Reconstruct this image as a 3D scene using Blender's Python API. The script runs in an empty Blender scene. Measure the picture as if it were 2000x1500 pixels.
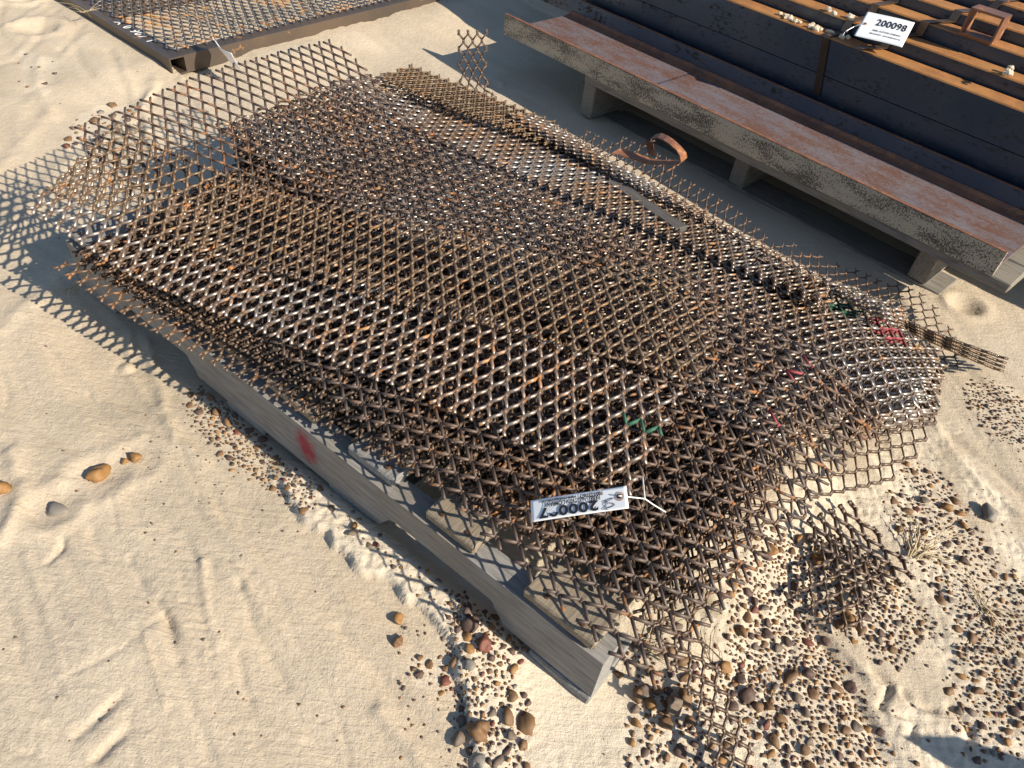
import bpy, bmesh, math, random
import numpy as np
from mathutils import Vector, Matrix
random.seed(7); rng = np.random.default_rng(7)
scene = bpy.context.scene
COL = scene.collection
R_ = math.radians

# ------------------------------------------------------------------ camera
CAM_H, PITCH, ROLL, FPX = 0.95, R_(44), R_(7), 1450.0
_f = np.array([0, math.cos(PITCH), -math.sin(PITCH)]); _r0 = np.array([1.0, 0, 0]); _u0 = np.cross(_r0, _f)
_r = math.cos(ROLL)*_r0 + math.sin(ROLL)*_u0
_u = -math.sin(ROLL)*_r0 + math.cos(ROLL)*_u0
cam_d = bpy.data.cameras.new('camera'); cam = bpy.data.objects.new('camera', cam_d); COL.objects.link(cam)
cam_d.sensor_width = 36.0; cam_d.lens = 36.0*FPX/2000.0; cam_d.clip_end = 500; cam_d.clip_start = 0.01
cam.matrix_world = Matrix(((_r[0], _u[0], -_f[0], 0), (_r[1], _u[1], -_f[1], 0), (_r[2], _u[2], -_f[2], CAM_H), (0, 0, 0, 1)))
scene.camera = cam

# ------------------------------------------------------------------ light
SUN_AZ, SUN_EL = R_(-28), R_(31)
w = bpy.data.worlds.new('World'); scene.world = w; w.use_nodes = True
nt = w.node_tree; bg = nt.nodes['Background']
sky = nt.nodes.new('ShaderNodeTexSky'); sky.sky_type = 'NISHITA'; sky.sun_disc = False
sky.sun_elevation = SUN_EL; sky.sun_rotation = math.pi/2 - SUN_AZ
sky.air_density = 1.0; sky.dust_density = 0.4; sky.ozone_density = 2.0
nt.links.new(sky.outputs[0], bg.inputs[0]); bg.inputs[1].default_value = 0.085
sl = bpy.data.lights.new('sun', 'SUN'); sl.energy = 4.9; sl.angle = R_(0.5); sl.color = (1.0, 0.91, 0.77)
sun = bpy.data.objects.new('sun', sl); COL.objects.link(sun)
sun.rotation_euler = Vector((math.cos(SUN_EL)*math.cos(SUN_AZ), math.cos(SUN_EL)*math.sin(SUN_AZ), math.sin(SUN_EL))).to_track_quat('Z', 'Y').to_euler()
scene.view_settings.view_transform = 'Standard'; scene.view_settings.look = 'None'
scene.view_settings.exposure = 0.68; scene.view_settings.gamma = 1.0

# ------------------------------------------------------------------ helpers
def at(px, py, z=0.0):
    d = (px-1000)*_r - (py-750)*_u + FPX*_f
    t = (CAM_H - z)/(-d[2]); q = d*t
    return np.array([q[0], q[1], z])
O0 = np.array([0.148, 0.413, 0.0]); UA = R_(145.4)          # pallet near corner and its long direction
U = np.array([math.cos(UA), math.sin(UA), 0]); V = np.array([U[1], -U[0], 0])
def W(u, v, z): return O0 + u*U + v*V + np.array([0, 0, z])
def uvof(p):
    d = np.asarray(p) - O0; return float(d@U), float(d@V)

def tag(o, label=None, cat=None, group=None, kind=None):
    if label: o['label'] = label
    if cat: o['category'] = cat
    if group: o['group'] = group
    if kind: o['kind'] = kind
    return o
def empty(name, loc=(0, 0, 0), rz=0.0):
    o = bpy.data.objects.new(name, None); o.location = loc; o.rotation_euler = (0, 0, rz); o.empty_display_size = .05
    COL.objects.link(o); return o
def link(name, me, mat=None, parent=None, loc=None):
    o = bpy.data.objects.new(name, me); COL.objects.link(o)
    if mat is not None:
        for m in (mat if isinstance(mat, (list, tuple)) else [mat]): me.materials.append(m)
    if parent is not None: o.parent = parent
    if loc is not None: o.location = loc
    return o
def mesh_np(name, verts, quads, mats=None):
    me = bpy.data.meshes.new(name)
    verts = np.asarray(verts, np.float32); quads = np.asarray(quads, np.int32)
    me.vertices.add(len(verts)); me.vertices.foreach_set('co', verts.ravel())
    k = quads.shape[1]; n = len(quads)
    me.loops.add(n*k); me.loops.foreach_set('vertex_index', quads.ravel())
    me.polygons.add(n); me.polygons.foreach_set('loop_start', np.arange(0, n*k, k, dtype=np.int32))
    me.polygons.foreach_set('loop_total', np.full(n, k, np.int32))
    if mats is not None: me.polygons.foreach_set('material_index', np.asarray(mats, np.int32))
    me.update(calc_edges=True); me.validate()
    return me
def bm_mesh(bm, name='m', smooth=False):
    me = bpy.data.meshes.new(name); bmesh.ops.recalc_face_normals(bm, faces=bm.faces[:]); bm.to_mesh(me); bm.free()
    if smooth:
        for p in me.polygons: p.use_smooth = True
    return me
def box_mesh(lx, ly, lz, bev=0.002, seg=0, jit=0.0, seed=0):
    """box from 0..lx, 0..ly, 0..lz, cut along x, with worn, slightly uneven edges"""
    bm = bmesh.new(); rr = random.Random(seed)
    bmesh.ops.create_cube(bm, size=1)
    for v in bm.verts: v.co = Vector(((v.co.x+.5)*lx, (v.co.y+.5)*ly, (v.co.z+.5)*lz))
    if seg:
        ed = [e for e in bm.edges if abs((e.verts[0].co-e.verts[1].co).x) > lx*.9]
        bmesh.ops.subdivide_edges(bm, edges=ed, cuts=seg, use_grid_fill=True)
    if jit:
        for v in bm.verts: v.co += Vector((rr.uniform(-1, 1), rr.uniform(-1, 1), rr.uniform(-1, 1)))*jit
    if bev:
        ed = [e for e in bm.edges if len(e.link_faces) == 2 and e.calc_face_angle(0) > .8]
        bmesh.ops.bevel(bm, geom=ed, offset=bev, segments=1, affect='EDGES')
    return bm_mesh(bm)
def tube_mesh(pts, r, sides=6, closed=False, r_end=None):
    pts = [np.asarray(p, float) for p in pts]; n = len(pts); vs = []; fs = []
    for i, p in enumerate(pts):
        t = pts[min(i+1, n-1)] - pts[max(i-1, 0)]; t = t/(np.linalg.norm(t)+1e-9)
        a = np.cross(t, [0, 0, 1.0]);
        if np.linalg.norm(a) < 1e-3: a = np.cross(t, [1.0, 0, 0])
        a /= np.linalg.norm(a); b = np.cross(t, a)
        rad = r if r_end is None else r + (r_end-r)*i/(n-1)
        for k in range(sides):
            th = 2*math.pi*k/sides; vs.append(p + rad*(math.cos(th)*a + math.sin(th)*b))
    for i in range(n-1):
        for k in range(sides):
            fs.append((i*sides+k, i*sides+(k+1) % sides, (i+1)*sides+(k+1) % sides, (i+1)*sides+k))
    me = bpy.data.meshes.new('tube'); me.from_pydata([tuple(v) for v in vs], [], fs + [tuple(range(sides))[::-1], tuple(range((n-1)*sides, n*sides))]); me.update()
    for p in me.polygons: p.use_smooth = len(p.vertices) == 4
    return me
def extrude_profile(prof, L):
    """closed 2-D profile (y,z) swept along x from 0 to L"""
    bm = bmesh.new(); a = [bm.verts.new((0, y, z)) for y, z in prof]; b = [bm.verts.new((L, y, z)) for y, z in prof]; n = len(prof)
    bm.faces.new(a); bm.faces.new(b[::-1])
    for i in range(n): bm.faces.new((a[i], b[i], b[(i+1) % n], a[(i+1) % n]))
    return bm_mesh(bm)
# numpy gradient noise
_perm = rng.permutation(512)
_g = np.stack([np.cos(np.linspace(0, 2*np.pi, 64, endpoint=False)), np.sin(np.linspace(0, 2*np.pi, 64, endpoint=False))], 1)
def gnoise(x, y):
    xi = np.floor(x).astype(int); yi = np.floor(y).astype(int); xf = x-xi; yf = y-yi
    def gr(ix, iy, dx, dy):
        h = _g[_perm[(_perm[ix & 511] + iy) & 511] & 63]; return h[..., 0]*dx + h[..., 1]*dy
    s = lambda t: t*t*t*(t*(t*6-15)+10)
    a = gr(xi, yi, xf, yf); b = gr(xi+1, yi, xf-1, yf); c = gr(xi, yi+1, xf, yf-1); d = gr(xi+1, yi+1, xf-1, yf-1)
    u_ = s(xf); v_ = s(yf); return (a+(b-a)*u_)*(1-v_) + (c+(d-c)*u_)*v_
def fbm(x, y, o=4):
    r = 0; am = 1
    for k in range(o): r = r + am*gnoise(x*2**k+13.7*k, y*2**k+7.1*k); am *= .5
    return r
sstep = lambda a, b, x: (lambda t: t*t*(3-2*t))(np.clip((np.asarray(x, float)-a)/(b-a), 0, 1))

# ------------------------------------------------------------------ materials
def newmat(name, rough=.8, metal=0.0, spec=None):
    m = bpy.data.materials.new(name); m.use_nodes = True; n = m.node_tree; b = n.nodes['Principled BSDF']
    b.inputs['Roughness'].default_value = rough; b.inputs['Metallic'].default_value = metal
    if spec is not None: b.inputs['Specular IOR Level'].default_value = spec
    return m, n, b
def coords(n, scale=(1, 1, 1), kind='Object'):
    tc = n.nodes.new('ShaderNodeTexCoord'); mp = n.nodes.new('ShaderNodeMapping'); mp.inputs['Scale'].default_value = scale
    n.links.new(tc.outputs[kind], mp.inputs[0]); return mp.outputs[0]
def noise(n, vec, scale, detail=4, rough=.55, dist=0.0):
    t = n.nodes.new('ShaderNodeTexNoise'); t.inputs['Scale'].default_value = scale; t.inputs['Detail'].default_value = detail
    t.inputs['Roughness'].default_value = rough; t.inputs['Distortion'].default_value = dist
    if vec is not None: n.links.new(vec, t.inputs['Vector'])
    return t.outputs['Fac']
def ramp(n, fac, stops, interp='LINEAR'):
    r = n.nodes.new('ShaderNodeValToRGB'); cr = r.color_ramp; cr.interpolation = interp
    while len(cr.elements) > 1: cr.elements.remove(cr.elements[0])
    for i, (p, c) in enumerate(stops):
        e = cr.elements[0] if i == 0 else cr.elements.new(p)
        e.position = p; e.color = (*c, 1) if len(c) == 3 else c
    n.links.new(fac, r.inputs[0]); return r.outputs[0]
def mix(n, fac, a, b, typ='MIX'):
    m = n.nodes.new('ShaderNodeMix'); m.data_type = 'RGBA'; m.blend_type = typ
    for s, val in ((m.inputs[0], fac), (m.inputs[6], a), (m.inputs[7], b)):
        if isinstance(val, (int, float)): s.default_value = val
        elif isinstance(val, tuple): s.default_value = (*val, 1)
        else: n.links.new(val, s)
    return m.outputs[2]
def bump(n, b, height, strength=.5, dist=.002, prev=None):
    bp = n.nodes.new('ShaderNodeBump'); bp.inputs['Strength'].default_value = strength; bp.inputs['Distance'].default_value = dist
    n.links.new(height, bp.inputs['Height'])
    if prev is not None: n.links.new(prev, bp.inputs['Normal'])
    n.links.new(bp.outputs[0], b.inputs['Normal']); return bp.outputs[0]

def mat_plain(name, col, rough=.6, metal=0, spec=None, var=.15, scale=60):
    m, n, b = newmat(name, rough, metal, spec); v = coords(n)
    f = noise(n, v, scale, 3); c = ramp(n, f, [(.3, tuple(x*(1-var) for x in col)), (.7, tuple(min(1, x*(1+var)) for x in col))])
    n.links.new(c, b.inputs['Base Color']); return m
def mat_rust(name, dark, mid, orange, o_lo=.52, o_hi=.64, rough=.4, metal=.35, scale=18, rr=(.28, .75), spec=.6):
    """mill scale with patches of brown and bright orange rust"""
    m, n, b = newmat(name, rough, metal, spec); v = coords(n)
    big = noise(n, v, scale*.35, 3); fine = noise(n, v, scale*6, 4, .65)
    c1 = ramp(n, big, [(.38, dark), (.62, mid)])
    f2 = n.nodes.new('ShaderNodeMath'); f2.operation = 'MULTIPLY_ADD'; n.links.new(fine, f2.inputs[0]); f2.inputs[1].default_value = .55
    sc = n.nodes.new('ShaderNodeMath'); sc.operation = 'MULTIPLY'; n.links.new(noise(n, v, scale, 3), sc.inputs[0]); sc.inputs[1].default_value = .45
    n.links.new(sc.outputs[0], f2.inputs[2])
    of = ramp(n, f2.outputs[0], [(o_lo, (0, 0, 0)), (o_hi, (1, 1, 1))])
    n.links.new(mix(n, of, c1, orange), b.inputs['Base Color'])
    n.links.new(ramp(n, of, [(0, (rr[0],)*3), (1, (rr[1],)*3)]), b.inputs['Roughness'])
    mm = ramp(n, of, [(0, (metal,)*3), (1, (0, 0, 0))]); n.links.new(mm, b.inputs['Metallic'])
    bump(n, b, fine, .35, .0008)
    return m
def mat_wood(name, dark, light, warm, stain=None):
    m, n, b = newmat(name, .85, 0, .25); v = coords(n, (1, 9, 9))
    g = noise(n, v, 16, 6, .6, .3); fine = noise(n, coords(n, (1, 30, 30)), 20, 4, .6); big = noise(n, coords(n), 7, 3)
    c = ramp(n, g, [(.25, dark), (.5, light), (.75, tuple(x*1.15 for x in light))])
    c = mix(n, ramp(n, big, [(.45, (0, 0, 0)), (.7, (.6, .6, .6))]), c, warm)
    c = mix(n, .55, c, ramp(n, fine, [(.35, (.45, .45, .45)), (.6, (1, 1, 1))]), 'MULTIPLY')
    if stain:
        (cx, cz, rx, rz), sc = stain
        sx = n.nodes.new('ShaderNodeSeparateXYZ'); n.links.new(coords(n), sx.inputs[0])
        def axis(o, c0, r):
            a = n.nodes.new('ShaderNodeMath'); a.operation = 'SUBTRACT'; n.links.new(o, a.inputs[0]); a.inputs[1].default_value = c0
            d = n.nodes.new('ShaderNodeMath'); d.operation = 'DIVIDE'; n.links.new(a.outputs[0], d.inputs[0]); d.inputs[1].default_value = r
            p = n.nodes.new('ShaderNodeMath'); p.operation = 'MULTIPLY'; n.links.new(d.outputs[0], p.inputs[0]); n.links.new(d.outputs[0], p.inputs[1]); return p.outputs[0]
        s = n.nodes.new('ShaderNodeMath'); s.operation = 'ADD'; n.links.new(axis(sx.outputs[0], cx, rx), s.inputs[0]); n.links.new(axis(sx.outputs[2], cz, rz), s.inputs[1])
        s2 = n.nodes.new('ShaderNodeMath'); s2.operation = 'ADD'; n.links.new(s.outputs[0], s2.inputs[0]); n.links.new(noise(n, coords(n), 60, 4), s2.inputs[1])
        c = mix(n, ramp(n, s2.outputs[0], [(.55, (.85, .85, .85)), (1.0, (0, 0, 0))]), c, sc)
    n.links.new(c, b.inputs['Base Color']); bump(n, b, g, .5, .0015, bump(n, b, fine, .4, .0008)); return m

M = {}
M['thin'] = mat_rust('dark_rusted_thin_steel', (.085, .066, .058), (.12, .078, .055), (.34, .13, .035), .56, .66, metal=.15, rr=(.5, .85), spec=.4)
M['thick'] = mat_rust('brown_rusted_steel', (.16, .105, .062), (.21, .14, .085), (.42, .19, .05), .56, .68, metal=.25, rr=(.42, .85))
M['glint'] = mat_rust('scaled_steel_with_rust', (.46, .40, .35), (.42, .32, .25), (.44, .18, .04), .55, .63, metal=.75, rr=(.44, .85))
M['stack'] = mat_rust('stacked_rusted_steel', (.50, .46, .42), (.34, .25, .18), (.36, .16, .045), .56, .63, metal=.75, rr=(.38, .85))
M['stack_dark'] = mat_rust('dark_brown_stacked_steel', (.085, .062, .048), (.15, .095, .06), (.36, .15, .04), .55, .64, metal=.2, rr=(.45, .85))  # dark rust, deepened so its colour carries the shade inside the pile
M['scrap'] = mat_rust('brown_scrap_steel', (.10, .068, .05), (.14, .095, .065), (.30, .13, .05), .58, .68, metal=.25, rr=(.45, .85))
M['bond'] = mat_rust('rusty_bond_steel', (.10, .07, .05), (.17, .105, .065), (.40, .165, .045), .55, .66, metal=.2, rr=(.5, .85))
M['bond_thin'] = mat_rust('rusty_bond_thin_steel', (.10, .07, .05), (.15, .085, .05), (.38, .15, .035), .54, .64, metal=.15, rr=(.5, .85))
M['paint_red'] = mat_plain('red_marking_paint', (.26, .045, .05), .7)
M['paint_green'] = mat_plain('green_marking_paint', (.03, .11, .065), .7)
M['wood'] = mat_wood('weathered_grey_pallet_wood', (.13, .125, .115), (.27, .26, .245), (.26, .215, .16))
M['wood_stringer'] = mat_wood('weathered_stringer_wood', (.15, .14, .13), (.29, .275, .255), (.27, .23, .18), ((.545, .05, .04, .055), (.30, .015, .03)))
M['wood_brown'] = mat_wood('brown_weathered_board', (.12, .09, .06), (.28, .23, .17), (.36, .28, .19))
M['wood_dunnage'] = mat_wood('pale_grey_dunnage_wood', (.12, .11, .095), (.24, .22, .19), (.26, .22, .16))
M['wood_shaded'] = mat_wood('shade_darkened_plank', (.05, .045, .04), (.12, .11, .10), (.10, .085, .07))  # plank wood with the shade it lies in put into its colour
M['nail'] = mat_rust('rusty_nail', (.08, .05, .03), (.13, .07, .04), (.3, .12, .03), scale=60)
M['card'] = mat_plain('white_tag_card', (.80, .81, .82), .45, var=.03, scale=20)
M['ink'] = mat_plain('black_print', (.02, .02, .022), .5, var=.1)
M['ink_blue'] = mat_plain('blue_black_pen', (.02, .025, .06), .5, var=.1)
M['wire_white'] = mat_plain('white_tag_string', (.75, .75, .72), .5, var=.05)
M['wire_steel'] = mat_plain('tag_wire', (.5, .5, .5), .35, 1.0, var=.1)
M['eyelet'] = mat_plain('tag_eyelet', (.45, .33, .28), .5, 0, var=.2)
M['white_chalk'] = mat_plain('white_paint_marker', (.78, .78, .76), .7, var=.1)
M['dry_grass'] = mat_plain('dry_straw', (.50, .40, .24), .8, var=.3, scale=30)
M['twig'] = mat_plain('brown_dry_twig', (.22, .16, .10), .85, var=.3, scale=30)
M['clod'] = mat_plain('pale_dried_clay', (.56, .47, .35), .95, var=.2, scale=90)
M['plate'] = mat_rust('rusted_strap_steel', (.16, .075, .045), (.24, .10, .05), (.36, .15, .05), .5, .62, metal=.2, rr=(.45, .8))
M['strap'] = mat_rust('brown_steel_strap', (.10, .075, .06), (.17, .11, .075), (.42, .17, .06), .6, .68, metal=.5, rr=(.35, .7))

# beam steel: blue-black mill scale, rust creeping in from the edges in ragged fingers
def mat_millscale(name, blue, dark, rust, lo, hi, rough=.28, metal=.4, sc3=(14, 5, 30)):
    m, n, b = newmat(name, rough, metal, .5); v = coords(n, (1, 1, 1))
    f = noise(n, coords(n, sc3), 4.0, 6, .7, .4); g = noise(n, coords(n, (2, 6, 6)), 5, 4)
    s = n.nodes.new('ShaderNodeMath'); s.operation = 'MULTIPLY_ADD'; n.links.new(f, s.inputs[0]); s.inputs[1].default_value = .65
    sc = n.nodes.new('ShaderNodeMath'); sc.operation = 'MULTIPLY'; n.links.new(g, sc.inputs[0]); sc.inputs[1].default_value = .35
    n.links.new(sc.outputs[0], s.inputs[2])
    of = ramp(n, s.outputs[0], [(lo, (0, 0, 0)), (hi, (1, 1, 1))])
    base = ramp(n, noise(n, v, 9, 3), [(.35, blue), (.65, dark)])
    n.links.new(mix(n, of, base, rust), b.inputs['Base Color'])
    n.links.new(ramp(n, of, [(0, (rough,)*3), (1, (.8,)*3)]), b.inputs['Roughness'])
    n.links.new(ramp(n, of, [(0, (metal,)*3), (1, (0, 0, 0))]), b.inputs['Metallic'])
    bump(n, b, f, .25, .001); return m
M['beam_web'] = mat_millscale('blue_black_mill_scale', (.06, .085, .135), (.08, .10, .14), (.03, .02, .016), .54, .58, rough=.33, metal=.8)
M['beam_edge'] = mat_rust('orange_rusted_flange', (.27, .115, .035), (.36, .17, .052), (.42, .17, .04), .45, .62, scale=25, metal=.05, rr=(.7, .85))
M['chan_web'] = mat_millscale('purple_grey_scale_over_red_rust', (.15, .132, .145), (.175, .155, .165), (.115, .05, .03), .46, .54, rough=.55, metal=.1, sc3=(22, 90, 60))
M['chan_face'] = mat_millscale('speckled_beige_scale', (.075, .065, .05), (.09, .08, .062), (.42, .36, .27), .47, .50, rough=.6, metal=.05, sc3=(75, 75, 50))
M['chan_rust'] = mat_rust('red_brown_rust', (.14, .06, .035), (.22, .09, .045), (.34, .14, .05), .5, .64, scale=30, metal=.05, rr=(.7, .85))
M['rack_tube'] = mat_rust('dark_rack_tube', (.075, .06, .048), (.12, .085, .06), (.36, .17, .06), .60, .70, scale=9, metal=.3, rr=(.42, .85))
M['rack_mesh'] = mat_rust('blue_grey_mesh_with_rust', (.12, .12, .13), (.15, .135, .125), (.44, .20, .055), .55, .62, scale=5, metal=.35, rr=(.35, .85))

def mat_sand():
    m, n, b = newmat('pale_sand', .92, 0, .2); v = coords(n)
    big = noise(n, v, 1.6, 4); mid = noise(n, v, 9, 5); fine = noise(n, v, 260, 3, .7); grit = noise(n, v, 700, 2)
    c = ramp(n, big, [(.3, (.56, .46, .335)), (.5, (.60, .50, .37)), (.72, (.56, .475, .36))])
    c = mix(n, .5, c, ramp(n, mid, [(.3, (.86, .83, .80)), (.6, (1, 1, 1))]), 'MULTIPLY')
    c = mix(n, .8, c, ramp(n, fine, [(.3, (.80, .77, .73)), (.62, (1.0, 1.0, 1.0))]), 'MULTIPLY')
    c = mix(n, ramp(n, noise(n, v, 160, 2, .6), [(.74, (0, 0, 0)), (.77, (.6, .6, .6))]), c, (.28, .18, .11))
    at_ = n.nodes.new('ShaderNodeAttribute'); at_.attribute_name = 'crust'
    c = mix(n, at_.outputs['Fac'], c, mix(n, .4, (.66, .565, .43), ramp(n, noise(n, v, 120, 4), [(.3, (.7, .6, .46)), (.7, (.62, .52, .38))])))
    at2 = n.nodes.new('ShaderNodeAttribute'); at2.attribute_name = 'moss'
    c = mix(n, at2.outputs['Fac'], c, (.20, .165, .085))
    at3 = n.nodes.new('ShaderNodeAttribute'); at3.attribute_name = 'damp'
    c = mix(n, at3.outputs['Fac'], c, (.43, .36, .26))
    n.links.new(c, b.inputs['Base Color'])
    mp = n.nodes.new('ShaderNodeMapping'); mp.inputs['Rotation'].default_value = (0, 0, -UA); mp.inputs['Scale'].default_value = (7, 60, 10); tcx = n.nodes.new('ShaderNodeTexCoord'); n.links.new(tcx.outputs['Object'], mp.inputs[0])
    n0 = bump(n, b, noise(n, mp.outputs[0], 2.2, 5, .6, .6), .35, .006); n1 = bump(n, b, noise(n, v, 75, 6, .65), .5, .004, n0); n2 = bump(n, b, fine, .6, .0016, n1); bump(n, b, grit, .6, .0009, n2)
    return m
M['sand'] = mat_sand()
PEB_COL = [((.12, .065, .032), (.23, .13, .06)), ((.075, .045, .036), (.14, .085, .06)), ((.20, .10, .032), (.32, .17, .06)), ((.11, .08, .06), (.19, .14, .10)), ((.13, .042, .03), (.21, .08, .05)), ((.15, .135, .115), (.25, .22, .18))]
PEB = []
for i, (a, c_) in enumerate(PEB_COL):
    m, n, b = newmat(['brown_pebble', 'purple_brown_pebble', 'ochre_pebble', 'grey_brown_pebble', 'red_pebble', 'grey_pebble'][i] + '_stone', .62, 0, .4)
    oi = n.nodes.new('ShaderNodeObjectInfo'); v = coords(n, kind='Generated' if False else 'Object')
    f = noise(n, v, 70 if i else 55, 4, .6)
    n.links.new(ramp(n, f, [(.32, a), (.68, c_)]), b.inputs['Base Color']); bump(n, b, noise(n, v, 350, 3), .3, .0006); PEB.append(m)

# ------------------------------------------------------------------ ground
def dpoly(x, y, pts, prm=False):
    best = np.full(np.shape(x), 9.0); side = np.zeros(np.shape(x)); tt = np.zeros(np.shape(x))
    for i, (a, b) in enumerate(zip(pts[:-1], pts[1:])):
        dx, dy = b[0]-a[0], b[1]-a[1]; L2 = dx*dx+dy*dy
        t = np.clip(((x-a[0])*dx+(y-a[1])*dy)/L2, 0, 1); d = np.hypot(x-a[0]-t*dx, y-a[1]-t*dy)
        s = np.sign((x-a[0])*dy-(y-a[1])*dx); k = d < best
        best = np.where(k, d, best); side = np.where(k, s, side); tt = np.where(k, (i+t)/(len(pts)-1), tt)
    return best, side, tt
PX = lambda L: [tuple(at(*p)[:2]) for p in L]
LEDGE = PX([(505, 880), (525, 925), (560, 965), (575, 1010), (640, 1055), (690, 1110), (770, 1160), (840, 1215), (890, 1280), (905, 1360)])
RIDGES = [  # polyline, half width, height
    (PX([(286, 650), (300, 720), (318, 790), (345, 860), (400, 905)]), .010, .007),
    (PX([(255, 640), (245, 720), (300, 800), (380, 880), (450, 960)]), .006, .003),
    (PX([(60, 615), (110, 680), (190, 760), (280, 850)]), .006, .004),
    (PX([(470, 1140), (500, 1240), (560, 1340)]), .006, -.003),
    (PX([(330, 1210), (350, 1320), (390, 1420), (420, 1500)]), .007, -.004),
    (PX([(395, 1100), (405, 1190), (430, 1260)]), .006, .0035),
    (PX([(660, 1230), (720, 1310), (780, 1370)]), .006, -.0035),
    (PX([(740, 1390), (790, 1450), (830, 1500)]), .008, .005),
    (PX([(20, 880), (40, 930), (30, 990), (0, 1050)]), .014, .010),
    (PX([(0, 640), (90, 570), (200, 470), (260, 390), (300, 300), (290, 225)]), .020, .006),
    (PX([(0, 470), (110, 330), (180, 300), (290, 210)]), .022, .006),
    (PX([(0, 330), (60, 270), (100, 220)]), .018, .005),
    (PX([(350, 160), (390, 200), (420, 240)]), .010, .006),
    (PX([(310, 165), (285, 200), (280, 235), (290, 260)]), .009, .007),
    (PX([(230, 110), (260, 180), (262, 215)]), .008, .004),
    (PX([(120, 1330), (240, 1270), (330, 1190)]), .004, -.002),
    (PX([(150, 1440), (210, 1390), (240, 1360)]), .006, -.006),
    (PX([(190, 1480), (240, 1440)]), .007, -.006),
    (PX([(120, 1050), (115, 1070), (95, 1095)]), .005, -.006),
    (PX([(1560, 1190), (1610, 1260), (1650, 1340), (1700, 1420), (1740, 1500)]), .012, -.008),
    (PX([(1590, 1190), (1650, 1270), (1700, 1330)]), .006, .005),
    (PX([(1860, 850), (1930, 900), (2000, 960)]), .012, -.005),
    (PX([(1830, 830), (1900, 930), (2000, 1010)]), .010, .004),
    # tyre tread chevrons pressed in the sand at the lower right
    (PX([(1705, 1310), (1742, 1338), (1722, 1380)]), .005, -.010),
    (PX([(1722, 1380), (1790, 1405), (1785, 1438)]), .005, -.010),
    (PX([(1765, 1350), (1785, 1370), (1830, 1385)]), .005, -.008),
    (PX([(1860, 1380), (1900, 1420), (1895, 1460)]), .006, -.010),
    # boot sole smear
    (PX([(345, 1035), (380, 1065), (398, 1100), (400, 1140)]), .005, .004),
    (PX([(310, 1170), (335, 1240), (350, 1290)]), .006, -.004),
    (PX([(465, 1275), (475, 1330), (490, 1370)]), .005, -.003),
]
for k in range(14):                                              # sole pattern bars
    p0 = np.array([345, 1090]) + np.array([3.2, 17])*k
    RIDGES.append((PX([tuple(p0), tuple(p0+np.array([34, 5]))]), .0028, -.0022))
for k in range(46):                                              # scratches and drag marks left by boots and boards
    x0 = random.uniform(-50, 620); y0 = random.uniform(640, 1450); a_ = random.gauss(1.02, .16); L_ = random.uniform(60, 260); cv = random.gauss(0, .25)
    if x0 > 250+(y0-640)*.75: continue
    pl = [(x0+L_*t*math.cos(a_+cv*t), y0+L_*t*math.sin(a_+cv*t)) for t in (0, .33, .66, 1)]
    RIDGES.append((PX(pl), random.uniform(.0028, .0055), random.choice((-1, -1, 1))*random.uniform(.0012, .0032)))
for k in range(16):
    x0 = random.uniform(0, 330); y0 = random.uniform(20, 260); a_ = random.gauss(2.2, .35); L_ = random.uniform(40, 150); cv = random.gauss(0, .5)
    pl = [(x0+L_*t*math.cos(a_+cv*t), y0+L_*t*math.sin(a_+cv*t)) for t in (0, .33, .66, 1)]
    if min(p[0] for p in pl) > -80: RIDGES.append((PX(pl), random.uniform(.008, .014), random.choice((-1, 1))*random.uniform(.003, .006)))
PITS = [(at(1885, 596), .030, .012), (at(100, 985), .03, .006), (at(185, 930), .035, .006), (at(262, 898), .03, .004), (at(75, 70), .05, .015), (at(45, 8), .05, .02), (at(1010, 220), .02, .006), (at(963, 165), .02, .008), (at(1000, 228), .03, -.006),
        (at(1200, 1425), .015, -.010), (at(1560, 560), .02, .004), (at(245, 712), .012, -.004)]
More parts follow.
